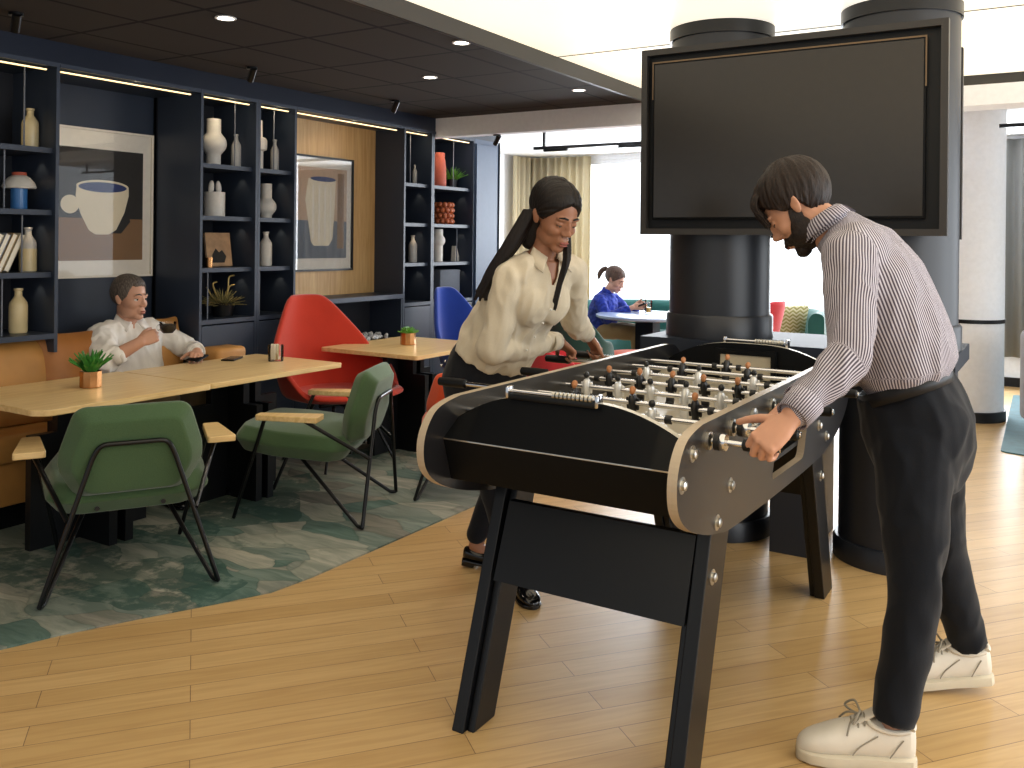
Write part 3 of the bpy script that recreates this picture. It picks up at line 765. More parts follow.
def leafy(parent, n, r, h, z0, mat, seed=1, w=0.010, up=0.9, name='leaves', thick=0.0015):
    rr = random.Random(seed); m = MB()
    for i in range(n):
        a = rr.random()*2*PI; t_ = rr.random()**0.7; lean = t_*1.1*(1.25-up)
        L = h*rr.uniform(0.7, 1.0); d = Vector((math.cos(a)*math.sin(lean*1.2), math.sin(a)*math.sin(lean*1.2), math.cos(lean*1.2)))
        base = Vector((math.cos(a)*r*0.35*t_, math.sin(a)*r*0.35*t_, z0)); side = Vector((-math.sin(a), math.cos(a), 0))
        mid = base + d*L*0.5; tip = base + d*L + Vector((math.cos(a), math.sin(a), -0.3))*L*0.12*t_
        nrm = d.cross(side).normalized()*thick
        rings = []
        for p, ww in ((base, w*0.6), (mid, w), (tip, w*0.06)):
            rings.append([p-side*ww, p-nrm, p+side*ww, p+nrm])
        m.quadring(rings)
    return m.build(name, mat, parent)
t = thing('potted_plant', 'bright green feathery plant in a small dark pot, top shelf', 'plant', (-4.44, 6.24, ZS[0]+0.001))
MB().lathe([(0, 0), (0.035, 0), (0.045, 0.075), (0.04, 0.075), (0.038, 0.06), (0, 0.06)]).build('pot', M['column'], t)
leafy(t, 110, 0.06, 0.13, 0.06, M['leaf2'], 2, 0.004, 0.35)
t = thing('potted_plant', 'dried yellow green plant with gilded branches in dark pot', 'plant', (-4.43, 3.80, ZS[3]+0.001))
MB().lathe([(0, 0), (0.06, 0), (0.075, 0.085), (0.068, 0.085), (0.066, 0.07), (0, 0.07)]).build('pot', M['black'], t)
leafy(t, 150, 0.10, 0.11, 0.07, M['dry'], 4, 0.004, 0.1)
m = MB()
for a, b, c, d in ((-0.02, -0.06, 0.20, -0.03), (0.03, 0.02, 0.24, 0.06), (0.0, 0.05, 0.18, 0.09), (-0.03, -0.09, 0.17, -0.10)):
    m.tube(smooth_pts([(a*0.3, 0, 0.07), (a, b*0.6, c*0.7), (a, b, c), (a, d, c+0.012)], 5), 0.005, 8)
m.build('branch', M['gold'], t)

# ================================================================== BANQUETTE
t = thing('banquette', 'tan leather banquette running along the shelving behind the tables', 'bench')
MB().prism(round_poly([(-4.66, 0.33), (-4.14, 0.33), (-4.12, 0.40), (-4.15, 0.455), (-4.66, 0.455)], [0, 0.01, 0.04, 0.04, 0.02]), 'XZ', 0.9, 3.46).build('seat', M['tan'], t)
MB().bx(-4.66, -4.17, 0.9, 3.46, 0.12, 0.33, 0.015).build('skirt', M['tan'], t)
MB().bx(-4.60, -4.22, 0.95, 3.42, 0.0, 0.12).build('plinth', M['black'], t, smooth=False)
def pad(name, c, size, rot, mat, parent, puff=0.35, n=8, seed=0):
    """soft cushion: pillow-shaped box"""
    rr = random.Random(seed); m = MB(); bm = m.bm
    q = bmesh.ops.create_cube(bm, size=2.0)
    bmesh.ops.subdivide_edges(bm, edges=bm.edges[:], cuts=n, use_grid_fill=True)
    for v in bm.verts:
        x, y, z = v.co
        ex, ez = abs(y), abs(z)
        f = (1-ex**4)**0.5*(1-ez**4)**0.5 if max(ex, ez) < 1 else 0
        k = 0.35+0.65*max(0, f)
        d = 1-0.06*(1-abs(y)**2)*(abs(z) > 0.99) 
        nn = noise.noise(Vector((x*1.5+seed, y*2.1, z*2.1)))*0.07
        v.co = Vector((x*size[0]/2*(k+nn*(1 if abs(x) > 0.9 else 0)), y*size[1]/2*(1-0.05*(1-ez**2)), z*size[2]/2*(1-0.05*(1-ex**2)+nn*0.3)))
    mt = Matrix.Translation(Vector(c)) @ (rot.to_4x4() if rot is not None else Matrix.Identity(4))
    m.xf(mt); o = m.build(name, mat, parent, sub=1); return o
LB = Euler((0, math.radians(-12), 0)).to_matrix()
for i, (y, w, lab) in enumerate(((1.62, 0.66, ''), (2.35, 0.76, ''))):
    pad('back_cushion', (-4.40, y, 0.66), (0.17, w, 0.44), LB, M['tan'], t, seed=i)
o = pad('cushion', (-4.37, 2.80, 0.68), (0.16, 0.42, 0.42), Euler((0, math.radians(-14), 0)).to_matrix(), plain('brown_leather', '#a3682f', 0.5, nscale=6, var=0.15, nstr=0.15), None, seed=5)
tag(o, 'darker brown leather cushion just left of the seated man', 'cushion')
pad('bolster', (-4.42, 3.37, 0.69), (0.15, 0.22, 0.46), LB, M['tan'], t, seed=9)
MB().bx(-4.60, -4.15, 3.53, 3.75, 0.12, 0.74, 0.03, 4).build('arm', M['tan'], t)

# ================================================================== DINING TABLES
def dining_table(x0, x1, y0, y1, cx, cy, label, cham=0.0, ztop=0.69):
    t = thing('dining_table', label, 'table', (cx, cy, 0.008), group='oak topped tables')
    a, b, c, d = x0-cx, x1-cx, y0-cy, y1-cy
    pl = [(a, c), (b-cham, c), (b, c+cham*0.7), (b, d), (a, d)] if cham else [(a, c), (b, c), (b, d), (a, d)]
    MB().prism(round_poly(pl, 0.02), 'XY', ztop-0.008-0.026, ztop-0.008).build('table_top', M['oak'], t, bevel=0.003)
    MB().bx(a+0.1, b-0.1, c+0.1, d-0.1, ztop-0.048, ztop-0.0345).build('under_frame', M['black'], t, smooth=False)
    h = ztop-0.049
    # crossed black panels with stepped shoulders
    st = lambda w, v: [(-w, 0), (w, 0), (w, 0.50), (v, 0.50), (v, h), (-v, h), (-v, 0.50), (-w, 0.50)]
    MB().prism(st(0.29, 0.17), 'YZ', -0.02, 0.02).build('pedestal_panel', M['black'], t, smooth=False)
    MB().prism(st(0.24, 0.14), 'XZ', 0.0201, 0.06).prism(st(0.24, 0.14), 'XZ', -0.06, -0.0201).build('pedestal_panel', M['black'], t, smooth=False)
    return t
dining_table(-4.13, -3.42, 2.04, 2.875, -3.84, 2.53, 'oak table nearest the camera, small plant on it, beside seated man', 0.06)
dining_table(-4.11, -3.43, 2.882, 3.785, -3.82, 3.36, 'middle oak table holding a phone and a jar of packets')
dining_table(-4.04, -3.27, 4.25, 5.10, -3.74, 4.70, 'square oak table farther back, between red chair and blue chair')

ZTB = 0.6905
def succulent(parent, n, r, h, z0, mat, seed):
    return leafy(parent, n, r, h, z0, mat, seed, 0.009, 0.55, 'leaves', 0.003)
def copper_pot(x, y, label, s=1.0, sharp=True):
    t = thing('potted_plant', label, 'plant', (x, y, ZTB), group=None)
    MB().lathe([(0, 0), (0.052*s, 0), (0.054*s, 0.004), (0.054*s, 0.082*s), (0.05*s, 0.082*s), (0.049*s, 0.06*s), (0, 0.06*s)], n=10).build('pot', M['copper'], t, smooth=False)
    MB().lathe([(0, 0.0605*s), (0.048*s, 0.0605*s), (0.044*s, 0.075*s), (0, 0.078*s)]).build('soil', M['soil'], t)
    if sharp: leafy(t, 60, 0.05, 0.125*s, 0.072*s, M['leaf'], 3, 0.011, 0.6, 'leaves', 0.003)
    else: leafy(t, 70, 0.05, 0.06*s, 0.07*s, M['leaf2'], 6, 0.011, 0.4, 'leaves', 0.003)
copper_pot(-3.80, 2.505, 'spiky green succulent in a copper pot on the nearest oak table', 0.9)
copper_pot(-3.68, 4.69, 'rounded green succulent in a copper pot on the square oak table', 0.95, False)
t = thing('sugar_jar', 'clear glass of sugar packets on the middle oak table', 'jar', (-3.78, 3.62, ZTB))
MB().lathe([(0, 0), (0.042, 0), (0.044, 0.09), (0.041, 0.09), (0.039, 0.006), (0, 0.006)]).build('glass', M['glass'], t)
rr = random.Random(2)
for i in range(9):
    a = rr.random()*6.28; r_ = rr.uniform(0.006, 0.022)
    m = MB().box((r_*math.cos(a), r_*math.sin(a), 0.052), (0.026, 0.004, 0.084), Euler((rr.uniform(-.1, .1), rr.uniform(-.1, .1), a)).to_matrix())
    m.build('sugar_packet', M['paper'] if i % 3 else M['cream'], t, smooth=False)
t = thing('phone', 'black mobile phone lying on the middle oak table', 'phone', (-4.02, 3.52, ZTB), math.radians(28))
MB().box((0, 0, 0.005), (0.075, 0.15, 0.009), None, 0.004, 3).build('body', M['black_gloss'], t)
MB().bx(-0.034, 0.034, -0.071, 0.071, 0.0095, 0.0101).build('display', M['tv_screen'], t, smooth=False)

# ================================================================== CHAIRS
def hexpad(poly, depth, inset, mat, name, parent, mt, sub=2):
    """upholstered pad: faceted hexagonal pillow. poly in local XY, thickness on Z"""
    m = MB(); cx = sum(p[0] for p in poly)/len(poly); cy = sum(p[1] for p in poly)/len(poly)
    def ring(k, z): return [Vector((cx+(p[0]-cx)*k, cy+(p[1]-cy)*k, z)) for p in poly]
    m.quadring([ring(inset*0.90, -depth*0.5), ring(inset, -depth*0.48), ring(0.97, -depth*0.10), ring(1.0, 0), ring(0.985, depth*0.12), ring(inset+0.03, depth*0.46), ring(inset*0.90, depth*0.5)])
    m.xf(mt)
    o = m.build(name, mat, parent); 
    b = o.modifiers.new('bevel', 'BEVEL'); b.width = 0.012; b.segments = 3; b.limit_method = 'ANGLE'; b.angle_limit = math.radians(15)
    return o
def lounge_chair(loc, rz, label, fab, arms=True, sc=1.0, group=None):
    t = thing('lounge_chair', label, 'chair', loc, rz, group)
    t.scale = (sc, sc, sc)
    # +x is forward
    seat = round_poly([(-0.26, -0.22), (-0.20, -0.30), (0.10, -0.32), (0.30, -0.27), (0.33, -0.18), (0.33, 0.18), (0.30, 0.27), (0.10, 0.32), (-0.20, 0.30), (-0.26, 0.22)], 0.03, 3)
    mt = Matrix.Translation((0.02, 0, 0.375)) @ Euler((0, math.radians(-5), 0)).to_matrix().to_4x4()
    hexpad(seat, 0.13, 0.86, fab, 'seat', t, mt)
    back = round_poly([(-0.18, -0.20), (-0.06, -0.262), (0.00, -0.262), (0.185, -0.205), (0.185, 0.205), (0.00, 0.262), (-0.06, 0.262), (-0.18, 0.20)], 0.045, 4)
    lean = math.radians(14)
    # back pad stands: local x -> up, local z -> forward
    R = Matrix(((0, 0, 1, 0), (0, 1, 0, 0), (1, 0, 0, 0), (0, 0, 0, 1)))
    R = Matrix(((0, 0, 1), (0, -1, 0), (1, 0, 0))).to_4x4()
    mt = Matrix.Translation((-0.27, 0, 0.55)) @ Euler((0, -lean, 0)).to_matrix().to_4x4() @ R
    hexpad(back, 0.12, 0.80, fab, 'backrest', t, mt)
    r = 0.0095
    lp = bend_pts([(-0.335, 0.315, 0.012), (-0.345, 0.145, 0.54), (-0.355, 0.118, 0.592), (-0.355, -0.118, 0.592), (-0.345, -0.145, 0.54), (-0.335, -0.315, 0.012)], 0.04)
    MB().tube(lp, r, 10).build('back_frame', M['black_metal'], t)
    MB().tube(bend_pts([(0.02, -0.17, 0.305), (0.02, 0.17, 0.305)], 0.02), r, 10).tube([(-0.22, -0.12, 0.318), (0.20, -0.12, 0.292)], r, 8).tube([(-0.22, 0.12, 0.318), (0.20, 0.12, 0.292)], r, 8).build('seat_frame', M['black_metal'], t)
    for s in (-1, 1):
        MB().tube(bend_pts([(-0.335, s*0.315, 0.012), (-0.31, s*0.30, 0.012), (0.06, s*0.13, 0.312)], 0.03), r, 10).build('leg', M['black_metal'], t)
        if arms:
            MB().tube([(0.33, s*0.25, 0.010), (0.14, s*0.34, 0.515)], r, 10).build('leg', M['black_metal'], t)
            MB().tube([(-0.05, s*0.345, 0.515), (-0.342, s*0.225, 0.315)], r, 10).build('arm_support', M['black_metal'], t)
            ap = round_poly([(-0.14, -0.062), (0.17, -0.038), (0.17, 0.030), (-0.14, 0.055)], 0.014, 3)
            MB().prism([(x, y*1.0) for x, y in ap], 'XY', 0, 0.026).xf(Matrix.Translation((0, s*0.36, 0.515)) @ Matrix.Diagonal((1, s, 1, 1))).build('armrest', M['oak'], t, bevel=0.006)
        else:
            MB().tube([(0.26, s*0.24, 0.010), (0.12, s*0.14, 0.312)], r, 10).build('leg', M['black_metal'], t)
    return t
ZC = 0.009
lounge_chair((-3.307, 2.347, ZC), 2.596, 'green upholstered lounge chair nearest the camera, seen from behind', M['green'], group='green lounge chairs')
lounge_chair((-3.244, 3.395, ZC), -2.7135, 'green upholstered lounge chair seen side on at the middle table', M['green'], group='green lounge chairs')
lounge_chair((-2.81, 4.17, ZC), math.radians(122), 'orange red chair at the square table, partly behind the standing woman', M['orange'], False, 0.92)

def shell_chair(loc, rz, label, fab, top=0.95, armh=0.20, legs=True, w=0.34):
    t = thing('shell_chair', label, 'chair', loc, rz, None)
    m = MB(); N = 48; zs = 0.40
    def hgt(th):        # th=0 front, PI back
        a = abs(th)/PI
        if a < 0.30: return 0.0
        k = (a-0.30)/0.70
        s1 = min(1, k/0.28); s1 = s1*s1*(3-2*s1)
        s2 = min(1, max(0, (k-0.34)/0.46)); s2 = s2*s2*(3-2*s2)
        return armh*s1 + (top-zs-armh)*s2
    rings = []
    for k in range(0, 4):
        q = k/3.0
        rings.append([Vector((0.31*q*math.cos(2*PI*i/N), w*0.9*q*math.sin(2*PI*i/N), zs-0.02+0.02*q*q)) for i in range(N)] if k else None)
    rings = [r for r in rings if r]
    for k in range(1, 8):
        q = k/7; ring = []
        for i in range(N):
            th = 2*PI*i/N; th2 = th if th <= PI else th-2*PI
            hh = hgt(th2); fl = 1+0.10*math.sin(q*PI/2) + 0.10*hh*q
            cx = -0.16*(hh*q)
            e = 0.012*math.sin(q*PI) if hh < 0.01 else 0
            ring.append(Vector((0.31*fl*math.cos(th)+cx, w*fl*(1 if hh < 0.3 else 1-0.35*(hh-0.3)*q/0.3)*math.sin(th)*0.98, zs + hh*q + 0.018*math.sin(q*PI*0.5)+e)))
        rings.append(ring)
    m.quadring(rings, True, False, False)
    c = m.bm.verts.new((0, 0, zs-0.022)); m.bm.verts.ensure_lookup_table()
    first = [m.bm.verts[i] for i in range(N)]
    for i in range(N): m.bm.faces.new((c, first[(i+1) % N], first[i]))
    o = m.build('shell', fab, t)
    so = o.modifiers.new('thick', 'SOLIDIFY'); so.thickness = 0.035; so.offset = -1
    sb = o.modifiers.new('sub', 'SUBSURF'); sb.levels = 1; sb.render_levels = 1
    MB().lathe([(0, 0.44-0.012), (0.24, 0.425), (0.27, 0.435), (0.25, 0.452), (0, 0.458)], n=32).xf(Matrix.Translation((0.015, 0, -0.035))).build('seat_cushion', fab, t)
    MB().tube([(-0.14, 0, 0.35), (0.14, 0, 0.35)], 0.014).tube([(0, -0.14, 0.35), (0, 0.14, 0.35)], 0.014).build('under_frame', M['black_metal'], t)
    for sx in (-1, 1):
        for sy in (-1, 1):
            MB().tube([(sx*0.11, sy*0.11, 0.358), (sx*0.24, sy*0.25, 0.0)], [0.012, 0.008], 10).build('leg', M['black_metal'], t)
    return t
shell_chair((-3.83, 4.20, ZC), math.radians(-14), 'tall red shell armchair between the middle and square oak tables', M['red'], 0.99, 0.17, w=0.36)
shell_chair((-3.72, 5.62, ZC), math.radians(-10), 'royal blue shell chair beyond the square oak table', M['bluef'], 0.99, 0.15, w=0.29)
shell_chair((-3.00, 5.60, ZC), math.radians(30), 'coral pink shell chair mostly hidden behind the standing woman', M['pinkred'], 0.86, 0.2)
shell_chair((-3.22, 6.25, ZC-0.002), math.radians(95), 'dark green shell chair near the far table, behind the woman outstretched arm', M['dteal'], 0.88, 0.2, w=0.25)
shell_chair((-2.50, 7.95, 0.001), math.radians(170), 'red shell chair partly hidden behind the left dark column', M['pinkred'], 0.86, 0.2)
t = thing('stool', 'low stool with round orange seat in front of the far booth', 'stool', (-3.02, 6.86, 0.001))
MB().lathe([(0, 0.40), (0.20, 0.40), (0.225, 0.42), (0.225, 0.45), (0.20, 0.47), (0, 0.473)], n=40).build('seat', M['orange'], t)
MB().lathe([(0, 0.0), (0.19, 0.0), (0.19, 0.012), (0.03, 0.02), (0.025, 0.399), (0, 0.399)], n=32).build('base', M['black_metal'], t)

# ================================================================== FAR BOOTH
t = thing('sofa', 'curved teal booth sofa in front of the bright rear window', 'sofa')
P = smooth_pts([(-4.45, 7.15, 0), (-4.52, 7.9, 0), (-4.42, 8.65, 0), (-3.95, 9.15, 0), (-3.2, 9.28, 0), (-2.5, 9.2, 0), (-2.02, 8.85, 0), (-1.93, 8.35, 0)], 8)
def sweep_prof(P, prof):
    rings = []
    for i, p in enumerate(P):
        d = (P[min(i+1, len(P)-1)]-P[max(i-1, 0)]).normalized(); nrm = Vector((d.y, -d.x, 0))   # towards the inside
        rings.append([p+nrm*a+Vector((0, 0, b)) for a, b in prof])
    return MB().quadring(rings)
sweep_prof(P, round_poly([(-0.09, 0.05), (0.05, 0.05), (0.05, 0.70), (0.0, 0.76), (-0.09, 0.74)], [0, 0, 0.04, 0.05, 0.05])).build('backrest', M['teal'], t)
sweep_prof(P[2:-2], round_poly([(0.055, 0.10), (0.56, 0.10), (0.58, 0.42), (0.055, 0.44)], [0, 0.02, 0.06, 0.02])).build('seat', M['teal'], t)
t = thing('round_table', 'far table with a bluish round top on black pedestal, juice glass on it', 'table', (-3.23, 7.62, 0.001))
MB().lathe([(0, 0.69), (0.45, 0.69), (0.47, 0.70), (0.47, 0.718), (0.46, 0.722), (0, 0.722)], n=56).build('table_top', plain('blue_grey_top', '#9fb0cf', 0.25), t)
MB().bx(-0.085, 0.085, -0.085, 0.085, 0.012, 0.69).build('pedestal', M['black'], t, smooth=False)
MB().bx(-0.25, 0.25, -0.25, 0.25, 0.0, 0.012).build('base_plate', M['black'], t, smooth=False)
t = thing('tumbler', 'glass of orange juice on the far round table', 'glass', (-3.30, 7.80, 0.7235))
MB().lathe([(0, 0), (0.032, 0), (0.036, 0.125), (0.034, 0.125), (0.03, 0.006), (0, 0.006)]).build('glass', M['glass'], t)
MB().lathe([(0, 0.007), (0.0295, 0.007), (0.0315, 0.05), (0, 0.05)]).build('juice', M['juice'], t)
o = pad('cushion', (-4.05, 7.50, 0.66), (0.13, 0.42, 0.40), Euler((0, math.radians(-14), math.radians(18))).to_matrix(), M['yellow'], None, seed=3); tag(o, 'mustard yellow cushion behind the girl on the booth sofa', 'cushion')
o = pad('cushion', (-2.22, 8.52, 0.62), (0.12, 0.42, 0.38), Euler((0, math.radians(12), math.radians(-42))).to_matrix(), M['zigzag'], None, seed=4); tag(o, 'zigzag patterned cushion at the right end of the booth sofa', 'cushion')

# right edge: rug and armchair -----------------------------------------
o = MB().prism(round_poly([(-0.36, 6.85), (1.6, 6.3), (1.9, 9.3), (-0.40, 9.5)], 0.05), 'XY', 0.0005, 0.008).build('rug', fabric('teal_rug', '#3f6f78', 0.25, 12), smooth=False)
tag(o, 'teal rug at the far right edge beyond the white column', 'rug')
t = thing('armchair', 'grey armchair cut off by the right edge of the picture', 'armchair', (0.14, 7.40, 0.009))
MB().lathe([(0, 0.12), (0.30, 0.12), (0.36, 0.16), (0.40, 0.36), (0.38, 0.42), (0, 0.44)], n=40).build('seat', M['greyf'], t)
P = [Vector((0.37*math.cos(a), 0.37*math.sin(a), 0)) for a in [math.radians(q) for q in range(60, 301, 10)]]
sweep_prof(P, round_poly([(-0.04, 0.15), (0.04, 0.15), (0.04, 0.76), (-0.04, 0.80)], 0.035)).build('backrest', M['greyf'], t)
MB().lathe([(0, 0), (0.20, 0.0), (0.20, 0.012), (0.03, 0.02), (0.03, 0.13), (0, 0.13)], n=32).build('base', M['black_metal'], t)

# ================================================================== TABLE FOOTBALL
FT = thing('foosball_table', 'large black table football game standing between the two players', 'game table')
XL, XR = -1.545, -0.775       # outer faces
TH = 0.025
prof = smooth_pts([(2.19, 0.922, 0), (2.12, 0.912, 0), (2.065, 0.892, 0), (2.025, 0.845, 0), (2.012, 0.79, 0), (2.028, 0.732, 0), (2.088, 0.683, 0), (2.20, 0.640, 0), (2.32, 0.612, 0), (2.46, 0.595, 0), (3.0, 0.583, 0), (3.45, 0.583, 0), (3.60, 0.595, 0),
                   (3.76, 0.625, 0), (3.90, 0.675, 0), (3.98, 0.73, 0), (4.00, 0.79, 0), (3.985, 0.85, 0), (3.92, 0.905, 0), (3.83, 0.922, 0)], 4)
prof = [(p.x, p.y) for p in prof]
def panel_mesh(x0, x1, hole=None):
    m = MB(); bm = m.bm
    loops = [prof] + ([hole] if hole else [])
    es = []; rings = []
    for L in loops:
        vs = [bm.verts.new((x0, p[0], p[1])) for p in L]; rings.append(vs)
        for i in range(len(vs)): es.append(bm.edges.new((vs[i], vs[(i+1) % len(vs)])))
    bmesh.ops.triangle_fill(bm, use_beauty=True, use_dissolve=False, edges=es, normal=Vector((1, 0, 0)))
    side = bm.faces[:]
    ext = bmesh.ops.extrude_face_region(bm, geom=side)
    nv = [g for g in ext['geom'] if isinstance(g, bmesh.types.BMVert)]
    bmesh.ops.translate(bm, vec=(x1-x0, 0, 0), verts=nv)
    bmesh.ops.recalc_face_normals(bm, faces=bm.faces[:])
    for f in bm.faces: f.material_index = 0 if abs(f.normal.x) > 0.7 else 1
    return m
hole = round_poly([(2.82, 0.640), (3.22, 0.632), (3.27, 0.74), (3.22, 0.80), (2.90, 0.80)], 0.03, 4)
panel_mesh(XR-TH, XR, hole).build('side_panel', [M['panel_face'], M['panel_edge']], FT, smooth=False)
panel_mesh(XL, XL+TH).build('side_panel', [M['panel_face'], M['panel_edge']], FT, smooth=False)
xi0, xi1 = XL+TH, XR-TH
def ztop(x):
    s = abs(2*(x-(xi0+xi1)/2)/(xi1-xi0)); return 0.948 - 0.088*max(0, (s-0.15)/0.85)**2.2
def end_board(yf, s, name):
    """yf: y of the rim; s=-1 near end (front faces -y), +1 far end"""
    n = 40; m = MB(); rings = []
    for i in range(n+1):
        x = xi0+0.0005+(xi1-xi0-0.001)*i/n; zt = ztop(x)
        rings.append([Vector((x, yf-s*0.03, 0.686)), Vector((x, yf-s*0.012, zt-0.002)), Vector((x, yf-s*0.012, zt)), Vector((x, yf+s*0.012, zt)), Vector((x, yf+s*0.012, zt-0.002)), Vector((x, yf+s*0.085, 0.812)), Vector((x, yf+s*0.085, 0.808)), Vector((x, yf+s*0.045, 0.686))])
    m.quadring(rings)
    bmesh.ops.recalc_face_normals(m.bm, faces=m.bm.faces[:])
    for f in m.bm.faces:
        c = f.calc_center_median(); f.material_index = 1 if (f.normal.z > 0.7 and c.z > 0.85) else (2 if abs(c.z-0.81) < 0.003 and max(v.co.z for v in f.verts)-min(v.co.z for v in f.verts) < 0.01 else 0)
    return m.build(name, [M['black_gloss'], M['rail_alu'], M['steel']], FT, smooth=True)
end_board(2.19, -1, 'end_board'); end_board(3.84, 1, 'end_board')
MB().bx(xi0, xi1, 2.24, 3.78, 0.670, 0.686).build('box_floor', M['black'], FT, smooth=False)
# pitch with raised corners and side slopes
m = MB(); nx, ny = 16, 40; V = []
for j in range(ny+1):
    row = []
    for i in range(nx+1):
        x = xi0+0.004+(xi1-xi0-0.008)*i/nx; y = 2.225+(3.805-2.225)*j/ny
        a = abs(2*i/nx-1); b = abs(2*j/ny-1); z = 0.795 + 0.03*max(0, (a-0.75)/0.25)*max(0, (b-0.75)/0.25)
        row.append(m.bm.verts.new((x, y, z)))
    V.append(row)
for j in range(ny):
    for i in range(nx): m.bm.faces.new((V[j][i], V[j][i+1], V[j+1][i+1], V[j+1][i]))
m.build('pitch', M['pitch'], FT)
MB().bx(-1.27, -1.05, 3.796, 3.808, 0.80, 0.90).build('goal_plate', M['pitch'], FT, smooth=False)
g = MB(); g.bx(-1.29, -1.27, 3.785, 3.81, 0.797, 0.925).bx(-1.05, -1.03, 3.785, 3.81, 0.797, 0.925).bx(-1.27, -1.05, 3.785, 3.81, 0.905, 0.925)
g.build('goal_frame', M['black_gloss'], FT, smooth=False)
# score counters at both ends
for yy, s, x0, x1 in ((2.165, -1, -1.335, -1.055), (3.865, 1, -1.27, -1.0)):
    zc = 0.957
    sc_ = MB().bx(x0, x1, yy-0.012, yy+0.012, zc-0.022, zc-0.006, 0.004).build('score_counter', M['black'], FT)
    MB().cyl((x0, yy, zc), (x1, yy, zc), 0.005).build('score_rod', M['chrome'], sc_)
    for xx in (x0, x1): MB().box((xx, yy, zc-0.003), (0.012, 0.034, 0.034), None, 0.004).build('bracket', M['chrome'], sc_)
    for k in range(10):
        xb = x1-0.022-k*0.0125
        MB().lathe([(0.005, -0.0055), (0.011, -0.004), (0.011, 0.004), (0.005, 0.0055)], n=14, rot=Euler((0, PI/2, 0)).to_matrix(), c=(xb, yy, zc)).build('bead', M['steel'], sc_)
# legs
def leg(x, sx, near):
    ys = (lambda y: y) if near else (lambda y: 5.83-y)
    o = MB().prism([(ys(2.30), 0.655), (ys(2.46), 0.655), (ys(2.215), 0.0), (ys(2.075), 0.0)], 'YZ', x-sx*0.038 if sx > 0 else x, x if sx > 0 else x+0.038)
    lg = o.build('leg', M['leg_black'], FT, smooth=False, bevel=0.003)
    xa, xb = (x-0.058, x-0.0385) if sx > 0 else (x+0.0385, x+0.062)
    MB().prism([(ys(2.325), 0.655), (ys(2.445), 0.655), (ys(2.205), 0.0), (ys(2.095), 0.0)], 'YZ', xa, xb).build('inner_post', M['leg_black'], lg, smooth=False, bevel=0.004)
    return lg
legs = [leg(-0.785, 1, True), leg(-1.46, -1, True), leg(-0.785, 1, False), leg(-1.46, -1, False)]
for near in (True, False):
    ys = (lambda y: y) if near else (lambda y: 5.83-y)
    MB().prism([(ys(2.285), 0.606), (ys(2.31), 0.606), (ys(2.225), 0.395), (ys(2.20), 0.395)], 'YZ', -1.405, -0.825).build('leg_brace', M['leg_black'], FT, smooth=False)
def bolt(x, y, z, s=1):
    R = Euler((0, s*PI/2, 0)).to_matrix()
    MB().lathe([(0, 0.0), (0.021, 0.0), (0.021, 0.002), (0.012, 0.003), (0.012, 0.010), (0.006, 0.013), (0, 0.013)], n=18, rot=R, c=(x, y, z)).build('bolt', M['steel'], FT)
for y, z in ((2.115, 0.862), (2.045, 0.80), (2.41, 0.719), (2.303, 0.645), (3.448, 0.706), (3.568, 0.645)): bolt(XR, y, z); bolt(XL, y, z, -1)
bolt(-0.785, 2.30, 0.50); bolt(-0.785, 3.53, 0.50)
# rods ----------------------------------------------------------------
ZR = 0.875
RY = [2.225+0.1945*k for k in range(8)]
TEAM = 'WWBWBWBB'      # W = man's white figures, B = black figures
CNT = [1, 2, 3, 5, 5, 3, 2, 1]
def player(parent, x, y, team, face, tilt=0.0):
    m = MB(); W = team == 'W'
    m.mi = 0
    m.tube([(0, 0, 0.026), (0, 0, 0.014), (0, 0, -0.012), (0, 0, -0.034)], [0.013, 0.021, 0.018, 0.014], 12, True, 0.66)
    m.cap((-0.018, 0, 0.012), (-0.016, 0, -0.018), 0.005, 0.005, 8); m.cap((0.018, 0, 0.012), (0.016, 0, -0.018), 0.005, 0.005, 8)
    m.mi = 1
    m.box((0, 0, -0.046), (0.028, 0.016, 0.034), None, 0.004); m.box((0, face*0.005, -0.064), (0.026, 0.022, 0.014), None, 0.004)
    m.mi = 2
    m.ell((0, face*0.002, 0.037), (0.0085, 0.009, 0.0115), None, 12, 8)
    m.mi = 3
    m.ell((0, -face*0.002, 0.041), (0.0102, 0.0102, 0.0115), None, 12, 8)
    o = m.build('player_figure', [M['pl_white'] if W else M['pl_black'], M['pl_white'] if W else M['pl_black'], M['pl_white'] if W else M['pl_skin'], M['pl_black'] if W else M['pl_skin']], parent)
    o.location = (x, y, ZR); o.rotation_euler = (tilt, 0, 0)
rr = random.Random(11)
